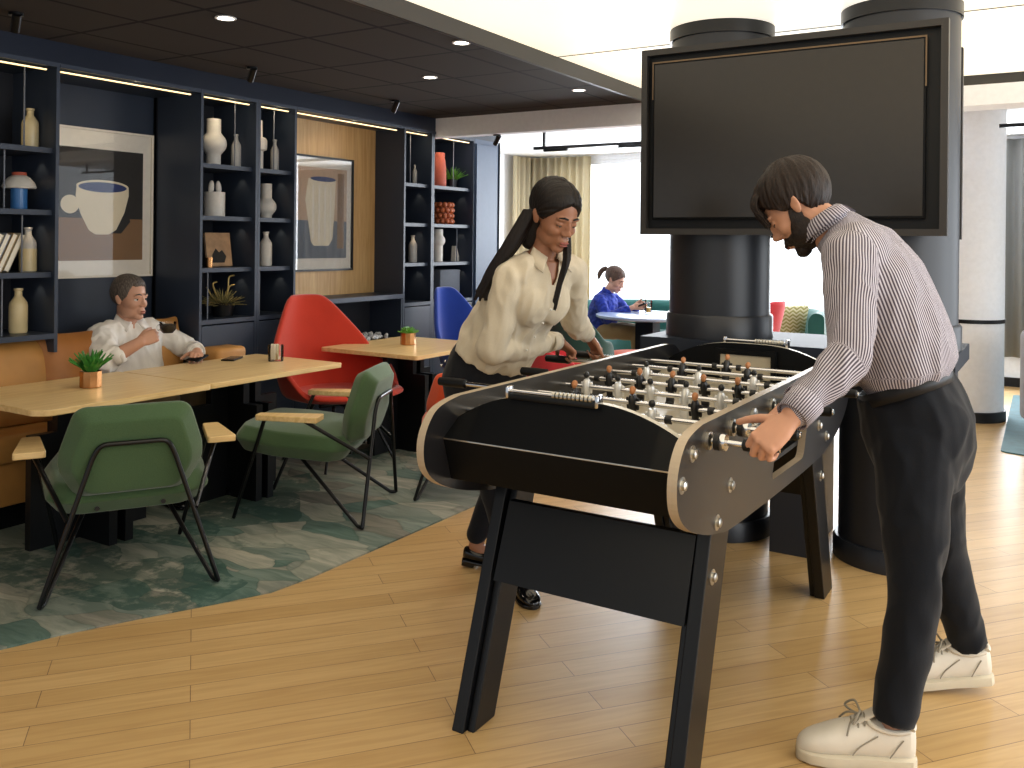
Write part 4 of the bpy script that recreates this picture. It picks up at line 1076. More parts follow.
for k in range(8):
    y = RY[k]; man = TEAM[k] == 'W'
    xa, xb = (-1.60, -0.588) if man else ((-1.90, -0.742) if k != 4 else (-1.79, -0.64))
    rod = MB().cyl((xa, y, ZR), (xb, y, ZR), 0.0078, 14).build('rod', M['chrome'], FT)
    for xx, s in ((XR, 1), (XL, -1)):
        R = Euler((0, s*PI/2, 0)).to_matrix()
        MB().lathe([(0.0085, 0), (0.024, 0), (0.024, 0.008), (0.014, 0.012), (0.0085, 0.012)], n=20, rot=R, c=(xx, y, ZR)).build('bearing', M['steel'], rod)
    hx = (-0.725, -0.705) if man else (-1.70, -1.68)
    sgn = 1 if man else -1
    # rubber stop and chrome collar outside the panel
    xs = XR+0.020 if man else XL-0.020
    MB().cyl((xs, y, ZR), (xs+sgn*0.014, y, ZR), 0.022, 20).build('rubber_stop', M['rubber'], rod)
    MB().lathe([(0.0085, 0), (0.021, 0), (0.023, 0.006), (0.021, 0.014), (0.0085, 0.014)], n=20, rot=Euler((0, sgn*PI/2, 0)).to_matrix(), c=(xs+sgn*0.015, y, ZR)).build('collar', M['chrome'], rod)
    if man: MB().lathe([(0.009, 0), (0.015, 0.004), (0.016, 0.05), (0.014, 0.088), (0.009, 0.093)], n=18, rot=Euler((0, PI/2, 0)).to_matrix(), c=(-0.685, y, ZR)).build('handle', M['black'], rod)
    else: MB().lathe([(0.009, 0), (0.016, 0.004), (0.017, 0.06), (0.015, 0.115), (0.009, 0.12)], n=18, rot=Euler((0, -PI/2, 0)).to_matrix(), c=(-1.79 if k != 4 else -1.68, y, ZR)).build('handle', M['black'], rod)
    n = CNT[k]; off = rr.uniform(-0.025, 0.025); sp_ = {1: 0, 2: 0.26, 3: 0.205, 5: 0.12}[n]
    for i in range(n):
        player(rod, -1.16+off+(i-(n-1)/2)*sp_, y, TEAM[k], 1 if man else -1, rr.uniform(-0.25, 0.25) if k not in (2,) else 0.1)
    ex = (n-1)/2*sp_+0.05
    for s in (-1, 1):
        MB().cyl((-1.16+off+s*ex-0.009, y, ZR), (-1.16+off+s*ex+0.009, y, ZR), 0.0125, 14).build('bumper', M['rubber'], rod)
# wing nut seen on the man's side panel
MB().box((XR+0.014, 2.62, 0.845), (0.012, 0.036, 0.012), None, 0.004).lathe([(0, 0), (0.016, 0), (0.012, 0.012), (0, 0.012)], n=14, rot=Euler((0, PI/2, 0)).to_matrix(), c=(XR, 2.62, 0.845)).build('wing_nut', M['steel'], FT)

# ================================================================== PEOPLE
M['skin_a'] = plain('skin_light', '#bd8b70', 0.5, nscale=12, var=0.06)
M['skin_b'] = plain('skin_brown', '#99694f', 0.48, nscale=12, var=0.06)
M['skin_c'] = plain('skin_fair', '#c6957c', 0.5, nscale=12, var=0.06)
M['lips'] = plain('lips', '#934f45', 0.45)
M['eye_white'] = plain('eye_white', '#dcd6d0', 0.25)
M['iris'] = plain('dark_iris', '#1c120c', 0.15)
M['sneaker'] = plain('white_leather', '#d6cfc2', 0.5, nscale=15, var=0.05)
M['sole'] = plain('off_white_rubber', '#c8bea9', 0.6)
M['lace'] = plain('grey_lace', '#8d8678', 0.8)
M['patent'] = plain('black_patent', '#08080a', 0.08)
M['trouser'] = fabric('black_trousers', '#14161d', 0.15, 300, 0.2, 0.1)
M['navy_trouser'] = fabric('dark_navy_trousers', '#0d1119', 0.15, 300, 0.2, 0.1)
M['khaki'] = fabric('khaki_trousers', '#a58d68', 0.1, 300, 0.2)
M['blouse'] = fabric('cream_blouse', '#d9cdb6', 0.05, 300, 0.15, 0.2)
M['white_shirt'] = fabric('white_linen_shirt', '#f2eee8', 0.05, 300, 0.2, 0.1)
M['blue_shirt'] = fabric('blue_print_shirt', '#2a3c9a', 0.45, 40, 0.2, 0.1)
M['belt'] = plain('black_belt', '#101115', 0.45, spec=0.3)

def hair_mat(name, col, col2, scale=(60, 60, 6)):
    t = NT(name); b = t.b
    n = t.add('ShaderNodeTexNoise', i_Scale=3.0, i_Detail=4.0, i_Distortion=0.3)
    t.link(t.coord(scale), n.inputs['Vector'])
    t.link(t.ramp(n.outputs[0], [(0.3, lin(col)), (0.75, lin(col2))]), b.inputs['Base Color'])
    b.inputs['Roughness'].default_value = 0.55; b.inputs['Specular IOR Level'].default_value = 0.3
    t.bump(n.outputs[0], 0.6, 0.004)
    return t.m
M['hair_brown'] = hair_mat('dark_brown_hair', '#100a08', '#2c1d15', (70, 70, 14))
M['hair_black'] = hair_mat('near_black_hair', '#090606', '#1e1512', (60, 60, 8))
M['hair_grey'] = hair_mat('greying_hair', '#3a332f', '#7a7068', (70, 70, 20))
M['beard'] = hair_mat('dark_beard', '#120c0a', '#2c1f18', (90, 90, 40))

def stripe_mat():
    t = NT('striped_shirt'); b = t.b
    at = t.add('ShaderNodeAttribute', attribute_name='stripe')
    ml = t.add('ShaderNodeMath', operation='MULTIPLY'); ml.inputs[1].default_value = 1/0.0075
    t.link(at.outputs['Fac'], ml.inputs[0])
    fr = t.add('ShaderNodeMath', operation='FRACT'); t.link(ml.outputs[0], fr.inputs[0])
    t.link(t.ramp(fr.outputs[0], [(0.0, lin('#4c4650')), (0.48, lin('#4c4650')), (0.56, lin('#bbb6c0')), (0.94, lin('#bbb6c0')), (1.0, lin('#4c4650'))]), b.inputs['Base Color'])
    b.inputs['Roughness'].default_value = 0.85; b.inputs['Sheen Weight'].default_value = 0.1; b.inputs['Specular IOR Level'].default_value = 0.2
    n = t.add('ShaderNodeTexNoise', i_Scale=14.0, i_Detail=3.0); t.link(t.coord(), n.inputs['Vector']); t.bump(n.outputs[0], 0.25, 0.02)
    return t.m
M['striped'] = stripe_mat()

def remesh(mb, name, mat, parent, voxel, smooth=3, disp=0.0, dscale=0.12, sfac=0.6, stretch=None):
    tmp = bpy.data.objects.new(name+'_src', mb.mesh(name)); COL.objects.link(tmp)
    r = tmp.modifiers.new('r', 'REMESH'); r.mode = 'VOXEL'; r.voxel_size = voxel; r.use_smooth_shade = True
    if smooth:
        s = tmp.modifiers.new('s', 'SMOOTH'); s.iterations = smooth; s.factor = sfac
    dg = bpy.context.evaluated_depsgraph_get(); dg.update()
    me = bpy.data.meshes.new_from_object(tmp.evaluated_get(dg))
    src = tmp.data; bpy.data.objects.remove(tmp); bpy.data.meshes.remove(src)
    me.name = name
    if disp:
        me.update(); sx, sy, sz = stretch or (1, 1, 1)
        nor = [v.normal.copy() for v in me.vertices]
        for v, n in zip(me.vertices, nor):
            p = v.co; q = Vector((p.x*sx, p.y*sy, p.z*sz))/dscale
            a = noise.noise(q)+0.5*noise.noise(q*2.1+Vector((5, 1, 2)))
            a = 1-2*abs(a) if a > 0 else 1+2*a*0.6     # ridged folds
            v.co = p + n*(disp*(a-0.6))
        me.update()
    me.polygons.foreach_set('use_smooth', [True]*len(me.polygons))
    me.materials.clear()
    for m in (mat if isinstance(mat, (list, tuple)) else [mat]): me.materials.append(m)
    o = bpy.data.objects.new(name, me); COL.objects.link(o)
    if parent is not None: o.parent = parent
    return o

def basis(x, up=None, z=None):
    """4x4 rotation with local +x along x, local z near `z`"""
    x = Vector(x).normalized(); z = Vector(z if z is not None else (0, 0, 1)); z = (z-x*z.dot(x)).normalized(); y = z.cross(x)
    return Matrix(((x.x, y.x, z.x), (x.y, y.y, z.y), (x.z, y.z, z.z)))

def loft(mb, rings, n=28, e=2.3):
    """rings: (centre, half width, half depth, lateral dir); axis follows the centres"""
    C = [Vector(r[0]) for r in rings]; out = []
    for i, (c, hw, hd, lat) in enumerate(rings):
        c = C[i]; ax = (C[min(i+1, len(C)-1)]-C[max(i-1, 0)]).normalized(); lat = Vector(lat); lat = (lat-ax*lat.dot(ax)).normalized(); fw = ax.cross(lat)
        ring = []
        for k in range(n):
            a = 2*PI*k/n; ca, sa = math.cos(a), math.sin(a)
            q = (abs(ca)**e+abs(sa)**e)**(-1/e)
            ring.append(c+lat*hw*ca*q+fw*hd*sa*q)
        out.append(ring)
    mb.quadring(out); return mb

HEAD_C = Vector((0.0, 0, -0.005))
def _ells(fem):
    j = 0.92 if fem else 1.0
    E = [((-0.018, 0, 0.032), (0.096, 0.075, 0.083)), ((0.026, 0, -0.008), (0.060, 0.063, 0.078)), ((0.028, 0, -0.062), (0.052, 0.050*j, 0.048)),
         ((0.062, 0, -0.096), (0.023, 0.026*j, 0.019))]
    for y in (-1, 1):
        E += [((0.015, y*0.036*j, -0.066), (0.046, 0.020, 0.034)), ((0.050, y*0.034, -0.030), (0.028, 0.024, 0.024)), ((0.074, y*0.024, 0.0175), (0.0145, 0.024, 0.008))]
    E += [((0.079, 0, 0.008), (0.012, 0.009, 0.016)), ((0.088, 0, -0.012), (0.011, 0.009, 0.018)), ((0.098, 0, -0.029), (0.014, 0.0105, 0.012)), ((0.092, 0.011, -0.036), (0.010, 0.0075, 0.007)), ((0.092, -0.011, -0.036), (0.010, 0.0075, 0.007)),
          ((0.077, 0, -0.062), (0.016, 0.025, 0.019)), ((0.086, 0, -0.0655), (0.009, 0.020, 0.005)), ((0.084, 0, -0.077), (0.009, 0.017, 0.006))]
    return [(Vector(c), Vector(r)) for c, r in E]
def head_radius(d, E, k=0.0035):
    """smooth union of the facial volumes along one direction"""
    rs = []
    for c, r in E:
        o = HEAD_C-c; A = (d.x/r.x)**2+(d.y/r.y)**2+(d.z/r.z)**2; B = 2*(o.x*d.x/r.x**2+o.y*d.y/r.y**2+o.z*d.z/r.z**2); Cc = (o.x/r.x)**2+(o.y/r.y)**2+(o.z/r.z)**2-1
        D_ = B*B-4*A*Cc
        if D_ > 0: rs.append((-B+math.sqrt(D_))/(2*A))
    m = max(rs); r = m+k*math.log(sum(math.exp((x-m)/k) for x in rs))*0.8
    for y in (-1, 1):      # eye sockets
        e = Vector((0.072, y*0.031, 0.001)).normalized(); r -= 0.0065*math.exp(-((d-e).length/0.17)**2)
    return r
def star(E, fn, nu=132, nv=96, extra=None):
    q = MB(); rings = []
    for j in range(1, nv):
        th = PI*j/nv; ring = []
        for i in range(nu):
            ph = 2*PI*i/nu; d = Vector((math.sin(th)*math.cos(ph), math.sin(th)*math.sin(ph), math.cos(th))); ring.append(HEAD_C+d*fn(d, head_radius(d, E)))
        rings.append(ring)
    q.quadring(rings); return q
def head_shape(mb, T, s=1.0, fem=False, shut=True):
    """skin of the head in head space: +x face, +y left, +z up; T 4x4"""
    E = _ells(fem); q = star(E, lambda d, r: r)
    for y in (-1, 1):
        q.ell((0.0690, y*0.0305, -0.0005), (0.0133, 0.0160, 0.0095)) if shut else q.ell((0.0675, y*0.0305, 0.0035), (0.0130, 0.0155, 0.0075))
        q.ell((0.0665, y*0.0305, -0.0125), (0.0115, 0.0145, 0.0050))          # lids
        q.ell((-0.008, y*0.0745, -0.008), (0.015, 0.006, 0.027), Euler((0, -0.2, -y*0.35)).to_matrix(), 12, 8)
        q.ell((-0.012, y*0.0785, 0.002), (0.0145, 0.004, 0.0175), Euler((0, -0.2, -y*0.5)).to_matrix(), 12, 8)
    q.xf(T @ Matrix.Scale(s, 4)); me = bpy.data.meshes.new('h'); q.bm.to_mesh(me); q.bm.free(); mb.bm.from_mesh(me); bpy.data.meshes.remove(me)
def sstep(x, a, b):
    t = max(0.0, min(1.0, (x-a)/(b-a))); return t*t*(3-2*t)
def interp(tab, x):
    for (x0, y0), (x1, y1) in zip(tab, tab[1:]):
        if x <= x1: return y0+(y1-y0)*(x-x0)/(x1-x0)
    return tab[-1][1]
def hair_shell(name, mat, parent, T, line, thick, groove, soft=7.0, fem=False, gdepth=0.0022, extra=None):
    """hair growing above a hairline given as elevation (deg) by azimuth (deg) from the face"""
    E = _ells(fem)
    def fn(d, r):
        az = abs(math.degrees(math.atan2(d.y, d.x))); el = math.degrees(math.asin(max(-1, min(1, d.z)))); h = interp(line, az)
        m = sstep(el, h-soft*0.5, h+soft*0.5); th = thick(az, el); g = groove(d)
        return r-0.006*(1-m)+(th+gdepth*g)*m
    q = star(E, fn, 200, 130)
    if extra: extra(q)
    q.xf(T); return q.build(name, mat, parent)

def face_details(parent, T, s, brow, lips=True, gaze=-0.35):
    TS = T @ Matrix.Scale(s, 4)
    for y in (-1, 1):
        e = MB().ell((0.0665, y*0.0305, -0.003), 0.0125, None, 20, 14); e.xf(TS); eo = e.build('eye', M['eye_white'], parent)
        e = MB().ell((0.0665+0.0103*math.cos(gaze), y*0.0305, -0.003+0.0103*math.sin(gaze)), (0.0036, 0.0056, 0.0056), None, 14, 10); e.xf(TS); e.build('iris', M['iris'], eo)
        lz = -0.0075 if gaze < -0.3 else 0.0010
        m_ = MB().tube(smooth_pts([(0.0735, y*0.0165, lz+0.001), (0.0805, y*0.030, lz), (0.0730, y*0.0445, lz+0.002)], 4), 0.0015, 6); m_.xf(TS); m_.build('eyelashes', M['iris'], eo)
        b = MB().tube([(0.0885, y*0.012, 0.0215), (0.0875, y*0.028, 0.026), (0.076, y*0.044, 0.021)], [0.0032, 0.0040, 0.0020], 8); b.xf(TS); b.build('eyebrow', brow, parent)
    if lips:
        l = MB().ell((0.0925, 0, -0.0655), (0.0068, 0.020, 0.0040), None, 18, 10).ell((0.0905, 0, -0.0755), (0.0068, 0.0175, 0.0048), None, 18, 10); l.xf(TS); l.build('lips', M['lips'], parent)

def strands(q, n, pairs, C, R, r=0.004, seed=0, lift=1.0, steps=9, jit=0.03):
    """hair strands lying on an ellipsoid, each running from a start direction to an end direction"""
    rr = random.Random(seed); C = Vector(C)
    for i in range(n):
        a, b = pairs(rr); a = Vector(a).normalized(); b = Vector(b).normalized(); th = max(1e-3, a.angle(b)); pts = []; rad = []
        k = lift*(1+rr.uniform(-jit, jit))
        for j in range(steps+1):
            t = j/steps; d = (a*math.sin((1-t)*th)+b*math.sin(t*th))/math.sin(th)
            pts.append(C+Vector((d.x*R[0], d.y*R[1], d.z*R[2]))*k*(1+0.02*math.sin(t*PI))); rad.append(r*(1.0 if t < 0.75 else 1.0-(t-0.75)*2.4))
        q.tube(pts, rad, 6)

def hand_shape(mb, wrist, xdir, zdir, left, curl=(0.4, 0.5, 0.4), thumb=(0.7, 0.5), s=1.0, spread=0.06, tdir=None):
    """zdir = back of the hand; returns nothing. left mirrors the thumb side"""
    B = basis(xdir, z=zdir).to_4x4(); T = Matrix.Translation(Vector(wrist)) @ B @ Matrix.Scale(s, 4)
    k = -1 if left else 1          # thumb side on +y for right hand (palm down, fingers forward)
    q = MB()
    # palm
    rr = []
    for x, hw, ht in ((-0.025, 0.024, 0.018), (0.0, 0.027, 0.0175), (0.03, 0.036, 0.0165), (0.06, 0.040, 0.0145), (0.086, 0.039, 0.012), (0.094, 0.034, 0.008)):
        rr.append([Vector((x, hw*math.copysign(abs(math.cos(a))**0.8, math.cos(a)), ht*math.copysign(abs(math.sin(a))**0.8, math.sin(a)))) for a in [2*PI*i/16 for i in range(16)]])
    q.quadring(rr)
    q.ell((0.025, k*0.024, -0.010), (0.032, 0.016, 0.014))
    for i, (y, L, r) in enumerate(((0.0300, 0.074, 0.0086), (0.0100, 0.082, 0.0088), (-0.0100, 0.076, 0.0083), (-0.0290, 0.060, 0.0074))):
        p = Vector((0.088-0.004*abs(i-1), k*y, 0.001)); a = 0.0; sp = (1.2-i)*spread*k
        segs = (0.46*L, 0.30*L, 0.24*L); rad = (r*1.05, r, r*0.92, r*0.80)
        for j in range(3):
            a += curl[j]*(1+0.05*i); d = Vector((math.cos(a), math.sin(sp)*math.cos(a)*1.0, -math.sin(a))).normalized()
            p2 = p+d*segs[j]; q.cap(p, p2, rad[j], rad[j+1], 12); p = p2
        q.ell((0.088-0.004*abs(i-1), k*y, 0.004), (0.010, 0.0085, 0.0085), None, 12, 8)
    a = thumb[0]; base = Vector((0.018, k*0.026, -0.006)); d = Vector(tdir) if tdir else Vector((0.62, 0.62, -0.40*a)); d = Vector((d.x, k*d.y, d.z)).normalized()
    p1 = base+d*0.040; d2 = (d+Vector((0.45*thumb[1], -k*0.35*thumb[1], -0.35*thumb[1]))).normalized(); p2 = p1+d2*0.032; d3 = (d2+Vector((0.3, -k*0.25, -0.2))*thumb[1]).normalized(); p3 = p2+d3*0.026
    q.cap(base, p1, 0.0145, 0.0115, 12); q.cap(p1, p2, 0.0115, 0.0098, 12); q.cap(p2, p3, 0.0100, 0.0080, 12)
    q.xf(T); me = bpy.data.meshes.new('h'); q.bm.to_mesh(me); q.bm.free(); mb.bm.from_mesh(me); bpy.data.meshes.remove(me)

def chain(mb, pts, rad, n=18):
    pts = [Vector(p) for p in pts]
    for i in range(len(pts)-1): mb.cap(pts[i], pts[i+1], rad[i], rad[i+1], n)

def set_stripes(o, segs):
    """per-vertex coordinate running around the nearest limb axis, so stripes follow the sleeves and the trunk"""
    me = o.data; at = me.attributes.new('stripe', 'FLOAT', 'POINT'); vals = []
    S = []
    for a, b, ref, mode in segs:
        a, b = Vector(a), Vector(b); d = (b-a); L = d.length; d /= L
        x = Vector(ref); x = (x-d*x.dot(d)).normalized(); S.append((a, d, L, x, d.cross(x), mode))
    for v in me.vertices:
        best = None
        for a, d, L, x, y, (rr, w) in S:
            t = (v.co-a).dot(d); tc = max(0, min(L, t)); q = v.co-(a+d*tc); dist = q.length/w
            if best is None or dist < best[0]:
                best = (dist, math.atan2(q.dot(y), q.dot(x))*rr)
        vals.append(best[1]+1.0)
    at.data.foreach_set('value', vals)

def shoe(parent, heel, toe, kind, lift=0.0, L=0.30, z0=0.0):
    """heel and toe are floor points; lift raises the heel"""
    heel, toe = Vector(heel), Vector(toe); d = (toe-heel); d.z = 0; d.normalize()
    pitch = math.atan2(lift, L)
    B = basis(d).to_4x4() @ Euler((0, pitch, 0)).to_matrix().to_4x4()
    T = Matrix.Translation(Vector((heel.x, heel.y, z0+lift))) @ B
    def sec(x, w, z0_, z1_, flat=0.9, yo=0.0, n=20, e=2.6):
        out = []
        for k in range(n):
            a = 2*PI*k/n; ca, sa = math.cos(a), math.sin(a); q = (abs(ca)**e+abs(sa)**e)**(-1/e)
            out.append(Vector((x, yo+w*ca*q, (z0_+z1_)/2+(z1_-z0_)/2*sa*q)))
        return out
    k = L/0.30
    plan = [(-0.004, 0.018), (0.010, 0.033), (0.06, 0.038), (0.12, 0.038), (0.18, 0.045), (0.23, 0.049), (0.27, 0.041), (0.293, 0.024), (0.300, 0.010)]
    if kind == 'sneaker':
        m = MB(); m.quadring([sec(x*k, w*1.04, 0.0, 0.034, e=6) for x, w in plan]); m.xf(T)
        s = m.build('shoe', M['sole'], parent)
        m = MB(); m.quadring([sec(x*k, w*0.96, 0.022, z) for (x, w), z in zip(plan, (0.112, 0.128, 0.120, 0.122, 0.112, 0.088, 0.074, 0.058, 0.040))]); m.xf(T)
        up = m.build('shoe_upper', M['sneaker'], s, sub=1)
        m = MB().tube(smooth_pts([(0.012, 0.030, 0.112), (0.006, 0, 0.122), (0.012, -0.030, 0.112), (0.06, -0.036, 0.104), (0.11, -0.030, 0.114), (0.122, 0, 0.124), (0.11, 0.030, 0.114), (0.06, 0.036, 0.104)], 4, True), 0.007, 8); m.xf(T)
        m.build('collar', M['sneaker'], s)
        m = MB().quadring([sec(x*k, w, z-0.012, z) for x, w, z in ((0.095, 0.020, 0.148), (0.13, 0.022, 0.128), (0.17, 0.022, 0.110), (0.205, 0.018, 0.092))]); m.xf(T); m.build('tongue', M['sneaker'], s)
        m = MB()
        for i in range(6):
            x = 0.125+i*0.0165; z = 0.126-i*0.0072
            m.tube(smooth_pts([(x-0.004, -0.028, z-0.014), (x, -0.012, z+0.001), (x+0.003, 0.012, z+0.001), (x+0.006, 0.028, z-0.014)], 4), 0.0028, 6)
        for sgn in (-1, 1):
            m.tube(smooth_pts([(0.135, 0, 0.132), (0.145, sgn*0.03, 0.150), (0.165, sgn*0.052, 0.126), (0.15, sgn*0.02, 0.124), (0.14, 0, 0.130)], 5), 0.0032, 6)
            m.tube(smooth_pts([(0.138, 0, 0.130), (0.165, sgn*0.024, 0.120), (0.18, sgn*0.048, 0.092)], 5), 0.0028, 6)
        m.xf(T); m.build('laces', M['lace'], s)
        m = MB()
        for sgn in (-1, 1):
            m.tube(smooth_pts([(0.10, sgn*0.0385, 0.092), (0.145, sgn*0.041, 0.062), (0.165, sgn*0.0445, 0.040)], 5), 0.0016, 6)
            m.tube(smooth_pts([(0.035, sgn*0.035, 0.085), (0.055, sgn*0.0385, 0.06), (0.07, sgn*0.039, 0.038)], 5), 0.0016, 6)
        m.tube(smooth_pts([(0.205, -0.042, 0.052), (0.225, -0.030, 0.068), (0.232, 0, 0.073), (0.225, 0.030, 0.068), (0.205, 0.042, 0.052)], 5), 0.0016, 6)
        m.xf(T); m.build('seam', M['lace'], s)
    else:
        m = MB(); m.quadring([sec(x*k, w*0.92, 0.0, 0.016, e=5) for x, w in plan]); m.bx(0.0, 0.065*k, -0.031, 0.031, -0.012 if lift else 0.0, 0.012, 0.004); m.xf(T)
        s = m.build('shoe', M['patent'], parent)
        m = MB(); m.quadring([sec(x*k, w*0.88, 0.010, z) for (x, w), z in zip(plan, (0.060, 0.068, 0.060, 0.058, 0.062, 0.052, 0.040, 0.032, 0.022))]); m.xf(T)
        m.build('shoe_upper', M['patent'], s, sub=1)
        m = MB().quadring([sec(x*k, w, z-0.01, z) for x, w, z in ((0.145, 0.040, 0.066), (0.17, 0.043, 0.066), (0.178, 0.042, 0.060))]); m.xf(T); m.build('strap', M['patent'], s)
    return s

# ------------------------------------------------------------------ standing man
def build_man():
    t = thing('person', 'bearded man in striped shirt and dark trousers leaning over the game', 'person', (-0.34, 2.83, 0))
    off = Matrix.Translation((0.34, -2.83, 0))
    LAT = (0.08, 1, 0)
    # head frame
    f = Vector((-0.70, -0.08, -0.66)).normalized(); up = Vector((-0.68, 0.0, 0.73))
    hc = Vector((-0.690, 2.745, 1.490)); HT = off @ Matrix.Translation(hc) @ basis(f, z=up).to_4x4(); hs = 1.05
    body = MB()
    head_shape(body, HT, hs)
    b = MB()
    neck = Vector((-0.585, 2.752, 1.415))
    chain(b, [(-0.655, 2.748, 1.470), neck, (-0.545, 2.755, 1.37)], [0.060, 0.062, 0.072])
    loft(b, [((-0.38, 2.81, 0.90), 0.13, 0.10, LAT), ((-0.41, 2.79, 1.12), 0.14, 0.10, LAT), ((-0.487, 2.765, 1.31), 0.15, 0.10, LAT), ((-0.56, 2.755, 1.39), 0.08, 0.07, LAT)])
    SN, EN = Vector((-0.505, 2.585, 1.345)), Vector((-0.478, 2.43, 1.095))
    SF, EF = Vector((-0.530, 2.935, 1.345)), Vector((-0.475, 2.90, 1.06))
    GN = Vector((-0.625, 2.225, 0.875)); xN = Vector((-0.6, -0.48, -0.64)); zN = Vector((0, -0.8, 0.6))
    WN = GN - xN*0.082 + zN*0.030
    GF = Vector((-0.640, 2.42, 0.875)); xF = Vector((-0.55, 0.10, -0.83)).normalized(); zF = Vector((-0.50, 0.70, 0.50)); zF = (zF-xF*zF.dot(xF)).normalized()
    WF = GF - xF*0.082 + zF*0.030
    chain(b, [SN, EN], [0.05, 0.042]); chain(b, [EN, WN + (EN-WN).normalized()*0.02], [0.042, 0.029])
    chain(b, [SF, EF], [0.05, 0.042]); chain(b, [EF, WF + (EF-WF).normalized()*0.02], [0.042, 0.029])
    HN, KN, AN = (-0.365, 2.73, 0.86), (-0.335, 2.63, 0.47), (-0.385, 2.564, 0.10)
    HF, KF, AF = (-0.345, 2.91, 0.86), (-0.33, 3.04, 0.47), (-0.235, 3.13, 0.12)
    b.ell((-0.36, 2.82, 0.88), (0.12, 0.15, 0.11))
    chain(b, [HN, KN, AN, (-0.46, 2.535, 0.055)], [0.08, 0.055, 0.031, 0.024]); chain(b, [HF, KF, AF, (-0.30, 3.095, 0.06)], [0.08, 0.055, 0.031, 0.024])
    b.xf(off); me = bpy.data.meshes.new('h'); b.bm.to_mesh(me); b.bm.free(); body.bm.from_mesh(me)
    hand_shape(body, off @ WN, xN, zN, True, (0.75, 1.25, 0.95), (0.55, 0.30), 1.02, 0.07, (0.55, 0.80, -0.10))
    hand_shape(body, off @ WF, xF, zF, False, (0.85, 1.25, 0.95), (0.5, 0.3), 1.0, 0.02, (0.75, 0.55, -0.35))
    remesh(body, 'body', M['skin_a'], t, 0.0034, 2, sfac=0.5)
    face_details(t, HT, hs, M['beard'], lips=False, gaze=-0.9)
    HS = HT @ Matrix.Scale(hs, 4)
    # beard: grows on the lower face, joined to the hair by narrow sideburns
    E = _ells(False)
    def bf(d, r):
        az = abs(math.degrees(math.atan2(d.y, d.x))); el = math.degrees(math.asin(max(-1, min(1, d.z))))
        top = interp([(0, -27), (14, -27), (22, -33), (40, -34), (60, -22), (74, 0), (90, 8), (104, -6), (180, -60)], az)
        m = 1-sstep(el, top-5, top+3); m *= 1-sstep(az, 92, 106)
        m *= 1-sstep(14-az, 0, 5)*sstep(el, -50, -45)*(1-sstep(el, -37, -34))*0.9
        th = 0.0065+0.006*sstep(-el, 40, 62)*(1-sstep(az, 60, 95))
        return r-0.005*(1-m)+(th+0.0013*noise.noise(d*26))*m
    q = star(E, bf, 200, 130); q.xf(HS); q.build('beard', M['beard'], t)
    l = MB().ell((0.0945, 0, -0.0665), (0.007, 0.018, 0.0036)).ell((0.093, 0, -0.0745), (0.0066, 0.015, 0.004)); l.xf(HS); l.build('lips', M['lips'], t)
    # hair
    crown = Vector((-0.42, 0.0, 0.9)).normalized(); cx = crown.cross(Vector((0, 1, 0))).normalized(); cy = crown.cross(cx)
    def gr(d):
        ph = math.atan2(d.dot(cy), d.dot(cx)); po = crown.angle(d); c_ = Vector((math.cos(ph)*9, math.sin(ph)*9, po*1.6))
        return noise.noise(c_)+0.6*noise.noise(c_*2.3)
    def fr(q):
        rr = random.Random(21)
        for i in range(120):      # straight fringe falling forward over the brow
            a = rr.uniform(-1, 1); u = rr.random(); b0 = Vector((0.020+0.02*u, 0.056*a, 0.112-0.026*a*a)); L = rr.uniform(0.03, 0.075)
            p1 = b0+Vector((0.034, 0.004*a, -0.010)); p2 = p1+Vector((0.018, 0.006*a, -0.024)); p3 = p2+Vector((0.006+rr.uniform(-.004, .006), 0.004*a+rr.uniform(-.004, .004), -L))
            q.tube(smooth_pts([b0, p1, p2, p3], 4), [0.0034]*8+[0.003, 0.0028, 0.0024, 0.0018, 0.0008], 6)
    hair_shell('hair', M['hair_brown'], t, HS, [(0, 38), (35, 34), (55, 20), (68, 4), (80, -2), (88, 2), (100, 10), (112, -14), (125, -44), (180, -50)],
               lambda az, el: 0.012+0.008*sstep(el, 0, 60)+0.004*sstep(az, 110, 150), gr, extra=fr, gdepth=0.0035)
    # shirt
    s = MB()
    loft(s, [((-0.362, 2.812, 0.945), 0.130, 0.095, LAT), ((-0.380, 2.808, 0.985), 0.148, 0.110, LAT), ((-0.390, 2.80, 1.035), 0.176, 0.136, LAT), ((-0.398, 2.79, 1.09), 0.176, 0.136, LAT), ((-0.425, 2.775, 1.18), 0.185, 0.132, LAT), ((-0.468, 2.765, 1.28), 0.190, 0.128, LAT), ((-0.515, 2.76, 1.36), 0.165, 0.105, LAT), ((-0.560, 2.756, 1.405), 0.095, 0.078, LAT), ((-0.585, 2.753, 1.425), 0.073, 0.070, LAT)])
    cuffN = WN + (EN-WN).normalized()*0.045; cuffF = WF + (EF-WF).normalized()*0.05
    chain(s, [(-0.50, 2.65, 1.350), SN, EN+Vector((0.012, 0, 0)), cuffN+(EN-cuffN).normalized()*0.05], [0.092, 0.074, 0.056, 0.048]); chain(s, [cuffN+(EN-cuffN).normalized()*0.05, cuffN], [0.046, 0.044])
    chain(s, [(-0.53, 2.86, 1.355), SF, EF, cuffF], [0.085, 0.070, 0.058, 0.046])
    s.xf(off)
    so = remesh(s, 'shirt', M['striped'], t, 0.006, 7, 0.009, 0.13, stretch=(1.3, 1.3, 0.7))
    TT = lambda p: off @ Vector(p)
